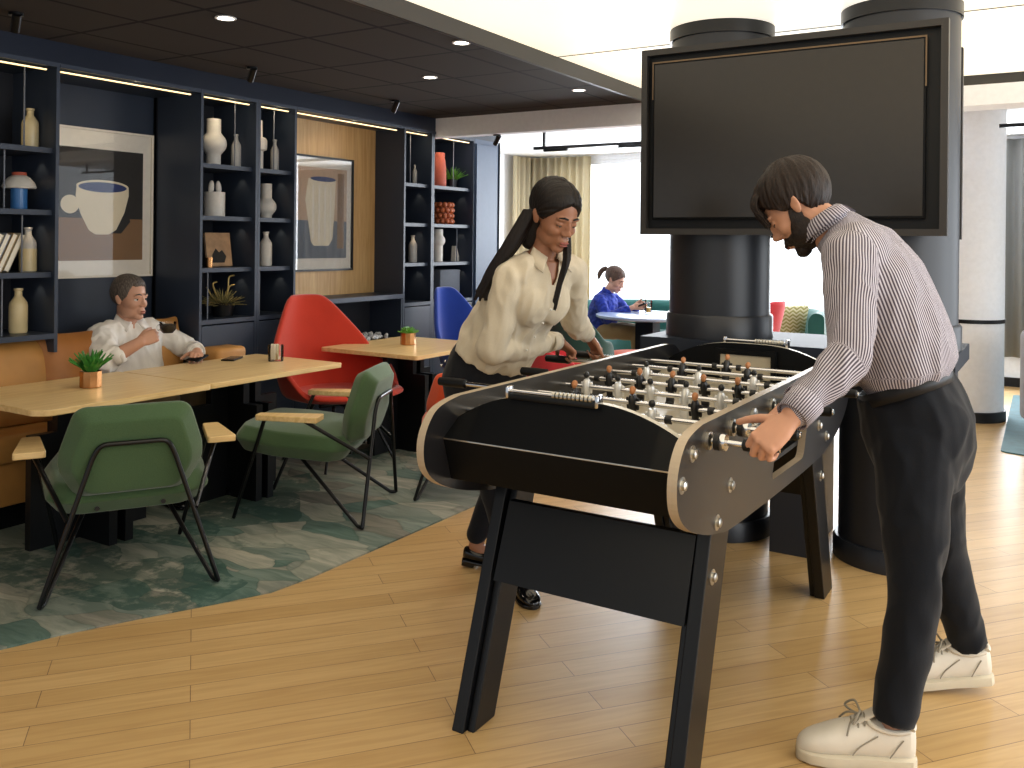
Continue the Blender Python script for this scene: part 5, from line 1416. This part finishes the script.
    set_stripes(so, [(TT((-0.38, 2.80, 0.93)), TT((-0.40, 2.79, 1.10)), (-1, -0.6, 0), (0.155, 2.1)), (TT((-0.40, 2.79, 1.10)), TT((-0.50, 2.76, 1.38)), (-1, -0.6, 0), (0.155, 2.3)),
                     (TT(SN), TT(EN), (0.3, -1, 0), (0.064, 0.9)), (TT(EN), TT(cuffN), (0.3, -1, 0), (0.050, 0.85)), (TT(SF), TT(EF), (0, -1, 0), (0.064, 1)), (TT(EF), TT(cuffF), (0, -1, 0), (0.050, 0.85))])
    # cuff and collar
    for c, e, nm in ((cuffN, EN, 'cuff'), (cuffF, EF, 'cuff')):
        d = (e-c).normalized(); m = MB().tube([c-d*0.030, c+d*0.034], [0.039, 0.043], 28, False); m.xf(off); o = m.build(nm, M['striped'], t)
        so2 = o.modifiers.new('thick', 'SOLIDIFY'); so2.thickness = 0.004; so2.offset = 1
        set_stripes(o, [(off @ (c-d*0.03), off @ (c+d*0.04), (0.3, -1, 0), (0.05, 1))])
    col = MB(); n = 26; rings = []
    up_ = Vector((-0.62, 0, 0.78)).normalized(); lat = Vector((0, 1, 0)); fw = up_.cross(lat)
    for h_, r_, in ((0.0, 0.076), (0.030, 0.070), (0.052, 0.070), (0.040, 0.082), (0.010, 0.092)):
        rings.append([off @ (Vector((-0.588, 2.753, 1.418))+up_*(h_)+lat*r_*math.sin(-2.75+5.5*i/(n-1))+ (-fw)*r_*1.0*(-math.cos(-2.75+5.5*i/(n-1)))) for i in range(n)])
    col.quadring(rings, close=False); o = col.build('collar', M['striped'], t); so2 = o.modifiers.new('thick', 'SOLIDIFY'); so2.thickness = 0.003
    set_stripes(o, [(off @ Vector((-0.55, 2.753, 1.38)), off @ Vector((-0.62, 2.753, 1.47)), (0, 0, 1), (0.07, 1))])
    # trousers
    p = MB()
    loft(p, [((-0.398, 2.812, 0.985), 0.166, 0.130, LAT), ((-0.378, 2.818, 0.935), 0.176, 0.138, LAT), ((-0.357, 2.82, 0.87), 0.186, 0.150, LAT), ((-0.348, 2.82, 0.80), 0.178, 0.140, LAT), ((-0.342, 2.82, 0.74), 0.168, 0.120, LAT), ((-0.340, 2.82, 0.69), 0.150, 0.095, LAT)])
    chain(p, [(-0.36, 2.735, 0.84), (-0.345, 2.665, 0.63), (-0.332, 2.625, 0.48)], [0.112, 0.090, 0.071])
    p.tube(smooth_pts([(-0.345, 2.665, 0.63), (-0.332, 2.625, 0.47), (-0.352, 2.585, 0.28), (-0.380, 2.556, 0.125)], 6), [0.088-0.0016*j for j in range(19)], 26, True, 0.92)
    chain(p, [(-0.345, 2.91, 0.84), (-0.330, 2.985, 0.63), (-0.318, 3.035, 0.48)], [0.112, 0.088, 0.069])
    p.tube(smooth_pts([(-0.330, 2.985, 0.63), (-0.318, 3.035, 0.47), (-0.280, 3.085, 0.29), (-0.243, 3.125, 0.145)], 6), [0.086-0.0016*j for j in range(19)], 26, True, 0.92)
    p.xf(off); remesh(p, 'trousers', M['navy_trouser'], t, 0.007, 3, 0.008, 0.13, stretch=(1, 1, 0.8))
    # belt
    m = MB(); R1 = []
    for dz in (-0.018, 0.018):
        ring = []
        for i in range(40):
            a = 2*PI*i/40; q_ = (abs(math.cos(a))**2.3+abs(math.sin(a))**2.3)**(-1/2.3); dx = 0.133*math.sin(a)*q_
            ring.append(off @ Vector((-0.388-dz*0.3+dx-0.12*dx, 2.812+0.168*math.cos(a)*q_, 0.972+dz+0.36*dx)))
        R1.append(ring)
    m.quadring(R1, True, False, False); o = m.build('belt', M['belt'], t); q2 = o.modifiers.new('thick', 'SOLIDIFY'); q2.thickness = 0.0035; q2.offset = 1
    shoe(t, off @ Vector((-0.330, 2.59, 0)), off @ Vector((-0.61, 2.47, 0)), 'sneaker', 0.0, 0.30)
    shoe(t, off @ Vector((-0.185, 3.155, 0)), off @ Vector((-0.455, 3.02, 0)), 'sneaker', 0.03, 0.30)
build_man()

# ------------------------------------------------------------------ standing woman
def build_woman():
    bx, by = -1.98, 3.08
    t = thing('person', 'long haired woman in cream blouse and black trousers playing table football', 'person', (bx, by, 0))
    off = Matrix.Translation((-bx, -by, 0))
    F = Vector((0.927, -0.374, 0)); L = Vector((0.374, 0.927, 0)); LAT = L
    f = Vector((0.83, -0.36, -0.42)).normalized(); up = Vector((0.40, -0.15, 0.9))
    hc = Vector((-1.690, 3.065, 1.480)); HT = off @ Matrix.Translation(hc) @ basis(f, z=up).to_4x4(); hs = 1.10
    body = MB(); head_shape(body, HT, hs, True)
    b = MB()
    chain(b, [(-1.715, 3.075, 1.44), (-1.745, 3.085, 1.36), (-1.77, 3.09, 1.30)], [0.050, 0.050, 0.062])
    loft(b, [((-2.00, 3.12, 0.88), 0.13, 0.10, LAT), ((-1.93, 3.11, 1.02), 0.11, 0.085, LAT), ((-1.82, 3.10, 1.19), 0.13, 0.110, LAT), ((-1.772, 3.09, 1.275), 0.13, 0.088, LAT), ((-1.755, 3.088, 1.32), 0.07, 0.060, LAT)])
    SR, ER = Vector((-1.825, 2.955, 1.240)), Vector((-1.885, 2.945, 0.975))
    SL, EL = Vector((-1.700, 3.235, 1.265)), Vector((-1.778, 3.40, 1.045))
    GR = Vector((-1.80, 3.392, 0.885)); xR = Vector((0.42, 0.62, -0.66)).normalized(); zR = Vector((0.25, 0.55, 0.80)); zR = (zR-xR*zR.dot(xR)).normalized()
    WR = GR - xR*0.082*0.95 + zR*0.028
    GL = Vector((-1.78, 3.586, 0.885)); xL = Vector((0.25, 0.55, -0.80)).normalized(); zL = Vector((0.3, 0.75, 0.60)); zL = (zL-xL*zL.dot(xL)).normalized()
    WL = GL - xL*0.082*0.95 + zL*0.028
    chain(b, [SR, ER, WR], [0.042, 0.036, 0.024]); chain(b, [SL, EL, WL], [0.042, 0.036, 0.024])
    HR, KR, AR = (-2.0, 3.04, 0.78), (-1.92, 2.99, 0.44), (-1.835, 3.02, 0.09)
    HL, KL, AL = (-2.05, 3.20, 0.78), (-2.01, 3.24, 0.44), (-2.115, 3.17, 0.09)
    b.ell((-2.02, 3.12, 0.83), (0.11, 0.14, 0.10))
    chain(b, [HR, KR, AR, (-1.79, 3.00, 0.035)], [0.075, 0.05, 0.030, 0.022]); chain(b, [HL, KL, AL, (-2.04, 3.19, 0.035)], [0.075, 0.05, 0.030, 0.022])
    b.xf(off); me = bpy.data.meshes.new('h'); b.bm.to_mesh(me); b.bm.free(); body.bm.from_mesh(me)
    hand_shape(body, off @ WR, xR, zR, False, (0.8, 1.2, 0.9), (0.55, 0.4), 0.92, 0.02, (0.6, 0.7, -0.3))
    hand_shape(body, off @ WL, xL, zL, True, (0.8, 1.2, 0.9), (0.55, 0.4), 0.92, 0.02, (0.6, 0.7, -0.3))
    remesh(body, 'body', M['skin_b'], t, 0.0036, 2, sfac=0.5)
    face_details(t, HT, hs, M['hair_black'], gaze=-0.5)
    HS = HT @ Matrix.Scale(hs, 4)
    def gw(d):
        an = math.atan2(d.z, d.x+0.25*abs(d.y)); c_ = Vector((an*7, abs(d.y)*1.2, 3.0 if d.y > 0 else 9.0))
        return noise.noise(c_)+0.6*noise.noise(c_*2.2) - (2.6*math.exp(-((d.y-0.10)/0.045)**2) if (d.x > -0.2 and d.z > 0) else 0)
    def knot(q): q.ell((-0.098, 0, 0.028), (0.026, 0.034, 0.030))
    hair_shell('hair', M['hair_black'], t, HS, [(0, 46), (20, 40), (40, 28), (58, 12), (72, -2), (84, -4), (96, 2), (108, -4), (120, -34), (180, -48)],
               lambda az, el: 0.009+0.006*sstep(el, 10, 60)+0.004*sstep(az, 120, 160), gw, fem=True, extra=knot)
    q = MB()
    w = MB()
    # mass behind the neck, long strands over the near shoulder and one lock down the chest
    w.cap((-1.755, 3.065, 1.49), (-1.80, 3.06, 1.38), 0.050, 0.034)
    rr = random.Random(8)
    for i in range(34):
        a = rr.uniform(-1, 1); b_ = rr.uniform(-1, 1)
        p0 = Vector((-1.770+0.02*a, 3.03+0.03*b_, 1.50)); p1 = Vector((-1.835+0.022*a, 2.985+0.03*b_, 1.365)); p2 = Vector((-1.90+0.020*a, 2.955+0.022*b_, 1.26)); p3 = Vector((-1.935+0.016*a+0.02*b_, 2.935+0.012*b_, 1.14+0.05*rr.random()))
        w.tube(smooth_pts([p0, p1, p2, p3], 5), [0.010-0.0003*j for j in range(16)], 6)
    for i in range(16):
        a = rr.uniform(-1, 1); b_ = rr.uniform(-1, 1)
        p0 = Vector((-1.655+0.012*a, 3.005+0.02*b_, 1.42)); p1 = Vector((-1.650+0.012*a, 2.985+0.015*b_, 1.32)); p2 = Vector((-1.668+0.010*a, 2.965, 1.22)); p3 = Vector((-1.672+0.006*a, 2.958, 1.13+0.05*rr.random()))
        p0 = Vector((-1.66+0.010*a, 3.10+0.015*b_, 1.40)); p1 = Vector((-1.640+0.012*a, 3.065+0.012*b_, 1.31)); p2 = Vector((-1.655+0.010*a, 3.045, 1.22)); p3 = Vector((-1.672+0.008*a, 3.035, 1.11+0.05*rr.random()))
        w.tube(smooth_pts([p0, p1, p2, p3], 4), [0.0062-0.0003*j for j in range(13)], 6)
    w.xf(off); me = bpy.data.meshes.new('h'); w.bm.to_mesh(me); w.bm.free(); q.bm.from_mesh(me)
    remesh(q, 'loose_hair', M['hair_black'], t, 0.0030, 1, sfac=0.35)
    m = MB().box((-0.105, 0.035, 0.06), (0.02, 0.05, 0.035), None, 0.006); m.xf(HS); m.build('hair_clip', M['black_soft'], t)
    # blouse
    s = MB()
    loft(s, [((-2.010, 3.115, 0.90), 0.168, 0.135, LAT), ((-1.975, 3.11, 0.96), 0.170, 0.140, LAT), ((-1.915, 3.105, 1.05), 0.160, 0.135, LAT), ((-1.845, 3.10, 1.15), 0.165, 0.130, LAT), ((-1.800, 3.095, 1.22), 0.165, 0.118, LAT), ((-1.765, 3.09, 1.285), 0.145, 0.088, LAT), ((-1.755, 3.087, 1.325), 0.075, 0.062, LAT)])
    for y in (-1, 1): s.ell(Vector((-1.805, 3.10, 1.150))+F*0.040+L*0.050*y, (0.080, 0.088, 0.105))
    cR = WR+(ER-WR).normalized()*0.05; cL = WL+(EL-WL).normalized()*0.05
    chain(s, [(-1.79, 3.01, 1.262), SR, ER+Vector((-0.01, -0.005, -0.015)), ER.lerp(cR, 0.5)+Vector((0, 0, -0.012)), cR], [0.066, 0.060, 0.062, 0.056, 0.040])
    chain(s, [(-1.72, 3.17, 1.275), SL, EL, EL.lerp(cL, 0.5)+Vector((0, 0, -0.008)), cL], [0.064, 0.058, 0.056, 0.052, 0.040])
    s.xf(off); bo = remesh(s, 'blouse', M['blouse'], t, 0.006, 5, 0.012, 0.10, stretch=(1.2, 1.2, 0.6))
    # open neckline
    bm = bmesh.new(); bm.from_mesh(bo.data); nbl = off @ Vector((-1.745, 3.085, 1.335)); kill = []
    for fc in bm.faces:
        c_ = fc.calc_center_median()-nbl
        if -0.125 < c_.z < 0.05 and c_.dot(F) > 0.0 and abs(c_.dot(L)) < 0.005+0.036*(c_.z+0.125)/0.12: kill.append(fc)
    bmesh.ops.delete(bm, geom=kill, context='FACES')
    for v in bm.verts:
        if v.is_boundary:
            c_ = v.co-nbl
            if -0.12 < c_.z < 0.05: w_ = 0.007+0.036*(c_.z+0.125)/0.12; q_ = c_.dot(L); v.co += L*(math.copysign(w_, q_)-q_)
    bm.to_mesh(bo.data); bm.free()
    k = bo.modifiers.new('thick', 'SOLIDIFY'); k.thickness = 0.003; k.offset = -1
    for c, e in ((cR, ER), (cL, EL)):
        d = (e-c).normalized(); m = MB().tube([c-d*0.032, c+d*0.03], [0.034, 0.040], 24, False); m.xf(off); o = m.build('cuff', M['blouse'], t); k = o.modifiers.new('thick', 'SOLIDIFY'); k.thickness = 0.004; k.offset = 1
    # collar flaps and open neckline, buttons
    nb = Vector((-1.745, 3.085, 1.335))
    for y in (-1, 1):
        m = MB(); A = nb-F*0.055; Bp = nb+L*0.064*y+Vector((0, 0, -0.004)); Cp = nb+F*0.070+L*0.030*y+Vector((0, 0, -0.045))
        in_ = [A+Vector((0, 0, 0.025)), nb+L*0.056*y+Vector((0, 0, 0.022)), nb+F*0.052+L*0.026*y+Vector((0, 0, -0.018))]
        out = [A-F*0.018+L*y*0.02+Vector((0, 0, -0.014)), Bp+L*0.024*y+F*0.012+Vector((0, 0, -0.024)), Cp+L*0.042*y+F*0.01+Vector((0, 0, -0.030))]
        P1 = smooth_pts(in_, 6); P2 = smooth_pts(out, 6)
        m.quadring([P1, P2], close=False); m.xf(off); o = m.build('collar', M['blouse'], t); k = o.modifiers.new('thick', 'SOLIDIFY'); k.thickness = 0.005
    m = MB(); a, b_, c_ = nb+F*0.066+L*0.030+Vector((0, 0, -0.02)), nb+F*0.066-L*0.030+Vector((0, 0, -0.02)), nb+F*0.150+Vector((0, 0, -0.14))
    m = MB()
    for i in range(5):
        z = 1.17-i*0.055; ctr = Vector((-1.79-0.06*i*0.55, 3.10, z)); p = ctr+F*(0.142-0.004*i)
        m.ell(p, (0.0055, 0.0055, 0.0055), None, 10, 6)
    m.xf(off); m.build('button', M['ceramic'], t)
    # trousers
    p = MB()
    loft(p, [((-2.01, 3.12, 0.95), 0.140, 0.115, LAT), ((-2.03, 3.12, 0.88), 0.165, 0.140, LAT), ((-2.05, 3.12, 0.81), 0.178, 0.155, LAT), ((-2.04, 3.12, 0.73), 0.168, 0.145, LAT)])
    chain(p, [(-2.01, 3.045, 0.76), (-1.955, 3.01, 0.58), (-1.915, 2.99, 0.44), (-1.875, 3.005, 0.27), (-1.842, 3.018, 0.14)], [0.100, 0.083, 0.065, 0.056, 0.046])
    chain(p, [(-2.05, 3.20, 0.76), (-2.03, 3.23, 0.58), (-2.01, 3.24, 0.44), (-2.065, 3.205, 0.27), (-2.11, 3.172, 0.14)], [0.100, 0.083, 0.065, 0.056, 0.046])
    p.xf(off); remesh(p, 'trousers', M['trouser'], t, 0.008, 5, 0.005, 0.12, stretch=(1, 1, 0.8))
    m = MB()
    for a_, z in ((-0.055, 0.885), (-0.085, 0.865)): m.ell(Vector((-2.05, 3.12, z))-L*0.158+F*a_*0.9, (0.006, 0.006, 0.006), None, 10, 6)
    m.xf(off); m.build('rivet', M['chrome'], t)
    shoe(t, off @ Vector((-1.875, 3.065, 0)), off @ Vector((-1.70, 2.935, 0)), 'loafer', 0.0, 0.245)
    shoe(t, off @ Vector((-2.165, 3.155, 0)), off @ Vector((-1.93, 3.215, 0)), 'loafer', 0.02, 0.245)
build_woman()

# ------------------------------------------------------------------ seated man
def build_seated():
    bx, by = -4.42, 3.14
    t = thing('person', 'grey haired man in white shirt sitting on the banquette with coffee', 'person', (bx, by, 0.0))
    off = Matrix.Translation((-bx, -by, 0))
    F = Vector((0.98, -0.10, 0)).normalized(); L = Vector((0.10, 0.98, 0)).normalized(); LAT = L
    f = Vector((0.98, 0.18, -0.04)).normalized(); hc = Vector((-4.375, 3.115, 1.045)); HT = off @ Matrix.Translation(hc) @ basis(f, z=(0, 0, 1)).to_4x4(); hs = 1.02
    body = MB(); head_shape(body, HT, hs, False, False)
    b = MB()
    chain(b, [(-4.40, 3.12, 1.0), (-4.415, 3.13, 0.93), (-4.42, 3.135, 0.87)], [0.058, 0.06, 0.075])
    loft(b, [((-4.45, 3.15, 0.50), 0.14, 0.11, LAT), ((-4.45, 3.15, 0.66), 0.15, 0.11, LAT), ((-4.43, 3.14, 0.80), 0.15, 0.10, LAT)])
    SR, ER, WR = Vector((-4.40, 2.955, 0.835)), Vector((-4.215, 2.865, 0.735)), Vector((-4.125, 3.000, 0.830))
    SL, EL, WL = Vector((-4.43, 3.325, 0.825)), Vector((-4.31, 3.475, 0.725)), Vector((-4.155, 3.385, 0.735))
    chain(b, [SR, ER, WR], [0.05, 0.044, 0.029]); chain(b, [SL, EL, WL], [0.05, 0.044, 0.029])
    b.ell((-4.44, 3.15, 0.54), (0.13, 0.16, 0.08))
    for s_ in (-1, 1): chain(b, [(-4.42, 3.15+0.09*s_, 0.535), (-3.98, 3.17+0.13*s_, 0.53), (-3.97, 3.17+0.14*s_, 0.10), (-3.88, 3.17+0.15*s_, 0.05)], [0.07, 0.055, 0.04, 0.035])
    b.xf(off); me = bpy.data.meshes.new('h'); b.bm.to_mesh(me); b.bm.free(); body.bm.from_mesh(me)
    hand_shape(body, off @ WR, Vector((0.25, 0.82, 0.35)), Vector((-0.2, -0.35, 0.9)) if False else Vector((0.85, -0.35, 0.35)), False, (0.9, 1.1, 0.6), (0.6, 0.6), 0.95, 0.02, (0.75, 0.45, -0.4))
    hand_shape(body, off @ WL, Vector((0.75, -0.62, -0.05)), Vector((0.15, 0.1, 0.95)), True, (0.35, 0.5, 0.4), (0.5, 0.4), 0.95, 0.04)
    remesh(body, 'body', M['skin_c'], t, 0.004, 2, sfac=0.5)
    face_details(t, HT, hs, M['hair_grey'], gaze=0.0)
    HS = HT @ Matrix.Scale(hs, 4)
    crown = Vector((-0.42, 0.0, 0.9)).normalized(); cx = crown.cross(Vector((0, 1, 0))).normalized(); cy = crown.cross(cx)
    def gs(d):
        ph = math.atan2(d.dot(cy), d.dot(cx)); c_ = Vector((math.cos(ph)*10, math.sin(ph)*10, crown.angle(d)*2)); return noise.noise(c_)+0.6*noise.noise(c_*2.3)
    hair_shell('hair', M['hair_grey'], t, HS, [(0, 48), (25, 46), (38, 50), (50, 36), (60, 14), (74, 2), (82, -8), (90, -4), (98, 8), (112, -14), (125, -36), (180, -42)],
               lambda az, el: 0.0055+0.009*sstep(el, 25, 65), gs, gdepth=0.0018)
    s = MB()
    loft(s, [((-4.44, 3.15, 0.50), 0.19, 0.17, LAT), ((-4.44, 3.15, 0.60), 0.190, 0.16, LAT), ((-4.44, 3.145, 0.72), 0.19, 0.14, LAT), ((-4.43, 3.14, 0.82), 0.185, 0.115, LAT), ((-4.425, 3.137, 0.885), 0.12, 0.085, LAT), ((-4.42, 3.133, 0.918), 0.074, 0.07, LAT)])
    chain(s, [(-4.42, 3.03, 0.845), SR, ER, ER.lerp(WR, 0.30)], [0.085, 0.078, 0.066, 0.056])
    chain(s, [(-4.42, 3.25, 0.845), SL, EL, EL.lerp(WL, 0.80)], [0.085, 0.074, 0.062, 0.050])
    s.xf(off); remesh(s, 'shirt', M['white_shirt'], t, 0.0065, 4, 0.011, 0.09, stretch=(1.2, 1.2, 0.8))
    for c, e in ((ER.lerp(WR, 0.36), ER), (EL.lerp(WL, 0.86), EL)):
        d = (e-c).normalized(); m = MB().tube([c-d*0.02, c+d*0.035], [0.040, 0.047], 24, False); m.xf(off); o = m.build('cuff', M['white_shirt'], t); k = o.modifiers.new('thick', 'SOLIDIFY'); k.thickness = 0.008; k.offset = 1
    nb = Vector((-4.418, 3.133, 0.925))
    for y in (-1, 1):
        in_ = [nb-F*0.065+Vector((0, 0, 0.03)), nb+L*0.068*y+Vector((0, 0, 0.03)), nb+F*0.066+L*0.014*y+Vector((0, 0, -0.012))]
        out = [nb-F*0.085+Vector((0, 0, -0.012)), nb+L*0.096*y+F*0.01+Vector((0, 0, -0.018)), nb+F*0.092+L*0.058*y+Vector((0, 0, -0.058))]
        m = MB().quadring([smooth_pts(in_, 6), smooth_pts(out, 6)], close=False); m.xf(off); o = m.build('collar', M['white_shirt'], t); k = o.modifiers.new('thick', 'SOLIDIFY'); k.thickness = 0.006
    p = MB(); p.ell((-4.44, 3.15, 0.545), (0.15, 0.185, 0.088))
    for s_ in (-1, 1): chain(p, [(-4.42, 3.15+0.09*s_, 0.548), (-3.98, 3.17+0.13*s_, 0.54), (-3.97, 3.17+0.14*s_, 0.13)], [0.09, 0.078, 0.058])
    p.xf(off); remesh(p, 'trousers', M['khaki'], t, 0.009, 4, 0.006, 0.10)
    for s_ in (-1, 1): shoe(t, off @ Vector((-4.03, 3.17+0.13*s_, 0)), off @ Vector((-3.74, 3.17+0.17*s_, 0)), 'loafer', 0, 0.28, 0.009)
    # things he holds
    c = thing('coffee_cup', 'glass cup of black coffee in the seated man raised hand', 'cup', (-4.06, 3.118, 0.872))
    MB().lathe([(0, 0), (0.026, 0), (0.040, 0.018), (0.043, 0.058), (0.0405, 0.058), (0.037, 0.02), (0.024, 0.006), (0, 0.006)]).build('glass', M['glass'], c)
    MB().lathe([(0, 0.004), (0.025, 0.004), (0.0385, 0.02), (0.0412, 0.046), (0, 0.046)]).build('coffee', M['coffee'], c)
    MB().tube(smooth_pts([(0, -0.040, 0.045), (0, -0.062, 0.043), (0, -0.062, 0.022), (0, -0.038, 0.018)], 5), 0.0035, 8).build('handle', M['glass'], c)
    c = thing('phone', 'dark phone in the seated man lowered hand at the table edge', 'phone', (-4.075, 3.325, 0.712), math.radians(30))
    MB().box((0, 0, 0.006), (0.072, 0.145, 0.009), Euler((0.1, 0.1, 0)).to_matrix(), 0.004, 3).build('body', M['black_gloss'], c)
build_seated()

# ------------------------------------------------------------------ girl at the far table
def build_girl():
    bx, by = -3.80, 7.86
    t = thing('person', 'girl in blue shirt with ponytail looking at phone on booth sofa', 'person', (bx, by, 0))
    off = Matrix.Translation((-bx, -by, 0)); F = Vector((1, 0.0, 0)); LAT = Vector((0, 1, 0))
    f = Vector((0.88, -0.02, -0.42)).normalized(); hc = Vector((-3.665, 7.85, 1.02)); HT = off @ Matrix.Translation(hc) @ basis(f, z=(0.42, 0, 0.9)).to_4x4(); hs = 1.0
    body = MB(); head_shape(body, HT, hs, True)
    b = MB(); chain(b, [(-3.69, 7.85, 0.98), (-3.74, 7.85, 0.89)], [0.044, 0.05])
    loft(b, [((-3.80, 7.86, 0.52), 0.12, 0.10, LAT), ((-3.80, 7.86, 0.68), 0.11, 0.09, LAT), ((-3.76, 7.855, 0.83), 0.12, 0.08, LAT)])
    SR, ER, WR = Vector((-3.76, 7.71, 0.82)), Vector((-3.66, 7.66, 0.66)), Vector((-3.44, 7.76, 0.77))
    SL, EL, WL = Vector((-3.75, 8.0, 0.82)), Vector((-3.60, 8.04, 0.68)), Vector((-3.42, 7.86, 0.79))
    chain(b, [SR, ER, WR], [0.04, 0.034, 0.024]); chain(b, [SL, EL, WL], [0.04, 0.034, 0.024]); b.ell((-3.80, 7.86, 0.54), (0.12, 0.14, 0.08))
    for s_ in (-1, 1): chain(b, [(-3.80, 7.86+0.08*s_, 0.54), (-3.38, 7.83+0.08*s_, 0.53), (-3.36, 7.80+0.09*s_, 0.10), (-3.28, 7.80+0.09*s_, 0.05)], [0.065, 0.05, 0.035, 0.03])
    b.xf(off); me = bpy.data.meshes.new('h'); b.bm.to_mesh(me); b.bm.free(); body.bm.from_mesh(me)
    hand_shape(body, off @ WR, Vector((0.9, 0.25, 0.15)), Vector((0.2, -0.8, 0.3)), False, (0.5, 0.7, 0.5), (0.5, 0.4), 0.85)
    hand_shape(body, off @ WL, Vector((0.9, -0.25, 0.1)), Vector((0.2, 0.8, 0.3)), True, (0.5, 0.7, 0.5), (0.5, 0.4), 0.85)
    remesh(body, 'body', M['skin_c'], t, 0.005, 2, sfac=0.5)
    face_details(t, HT, hs, M['hair_brown'], gaze=-0.7)
    HS = HT @ Matrix.Scale(hs, 4); hm = hair_mat('mid_brown_hair', '#3b2a22', '#6b5345')
    def gg(d):
        c_ = Vector((math.atan2(d.z, -d.x)*7, d.y*2, 1)); return noise.noise(c_)+0.5*noise.noise(c_*2.2)
    def tail(q): q.tube(smooth_pts([(-0.10, 0, 0.045), (-0.135, 0, 0.050), (-0.165, 0, 0.015), (-0.172, 0, -0.035), (-0.158, 0, -0.08)], 4), [0.014]*4+[0.024]*9+[0.018, 0.015, 0.010, 0.004], 10)
    hair_shell('hair', hm, t, HS, [(0, 44), (40, 30), (60, 12), (74, -4), (90, -6), (104, 2), (118, -30), (180, -46)], lambda az, el: 0.008+0.006*sstep(el, 10, 60), gg, fem=True, extra=tail)
    s = MB(); loft(s, [((-3.81, 7.86, 0.50), 0.165, 0.15, LAT), ((-3.80, 7.86, 0.62), 0.155, 0.14, LAT), ((-3.79, 7.86, 0.75), 0.155, 0.125, LAT), ((-3.765, 7.855, 0.84), 0.145, 0.10, LAT), ((-3.745, 7.85, 0.90), 0.065, 0.06, LAT)])
    chain(s, [(-3.765, 7.77, 0.83), SR, ER, ER.lerp(WR, 0.75)], [0.066, 0.062, 0.056, 0.044]); chain(s, [(-3.765, 7.94, 0.83), SL, EL, EL.lerp(WL, 0.6)], [0.066, 0.062, 0.056, 0.044])
    s.xf(off); remesh(s, 'shirt', M['blue_shirt'], t, 0.008, 3, 0.010, 0.08)
    m = MB().tube([(-3.75, 7.85, 0.885), (-3.735, 7.85, 0.93)], [0.064, 0.056], 22, False); m.xf(off); o = m.build('collar', M['blue_shirt'], t); k = o.modifiers.new('thick', 'SOLIDIFY'); k.thickness = 0.006
    p = MB(); p.ell((-3.80, 7.86, 0.53), (0.145, 0.165, 0.082))
    for s_ in (-1, 1): chain(p, [(-3.80, 7.86+0.08*s_, 0.535), (-3.38, 7.83+0.08*s_, 0.53), (-3.36, 7.80+0.09*s_, 0.14)], [0.085, 0.07, 0.05])
    p.xf(off); remesh(p, 'trousers', M['khaki'], t, 0.010, 3, 0.005, 0.09)
    for s_ in (-1, 1): shoe(t, off @ Vector((-3.42, 7.80+0.09*s_, 0)), off @ Vector((-3.18, 7.80+0.10*s_, 0)), 'sneaker', 0, 0.25)
    c = thing('phone', 'small dark phone in the hands of the girl at the far table', 'phone', (-3.345, 7.80, 0.80))
    MB().box((0, 0, 0), (0.012, 0.14, 0.07), Euler((0, 1.1, 0)).to_matrix(), 0.003).build('body', M['black_gloss'], c)
build_girl()
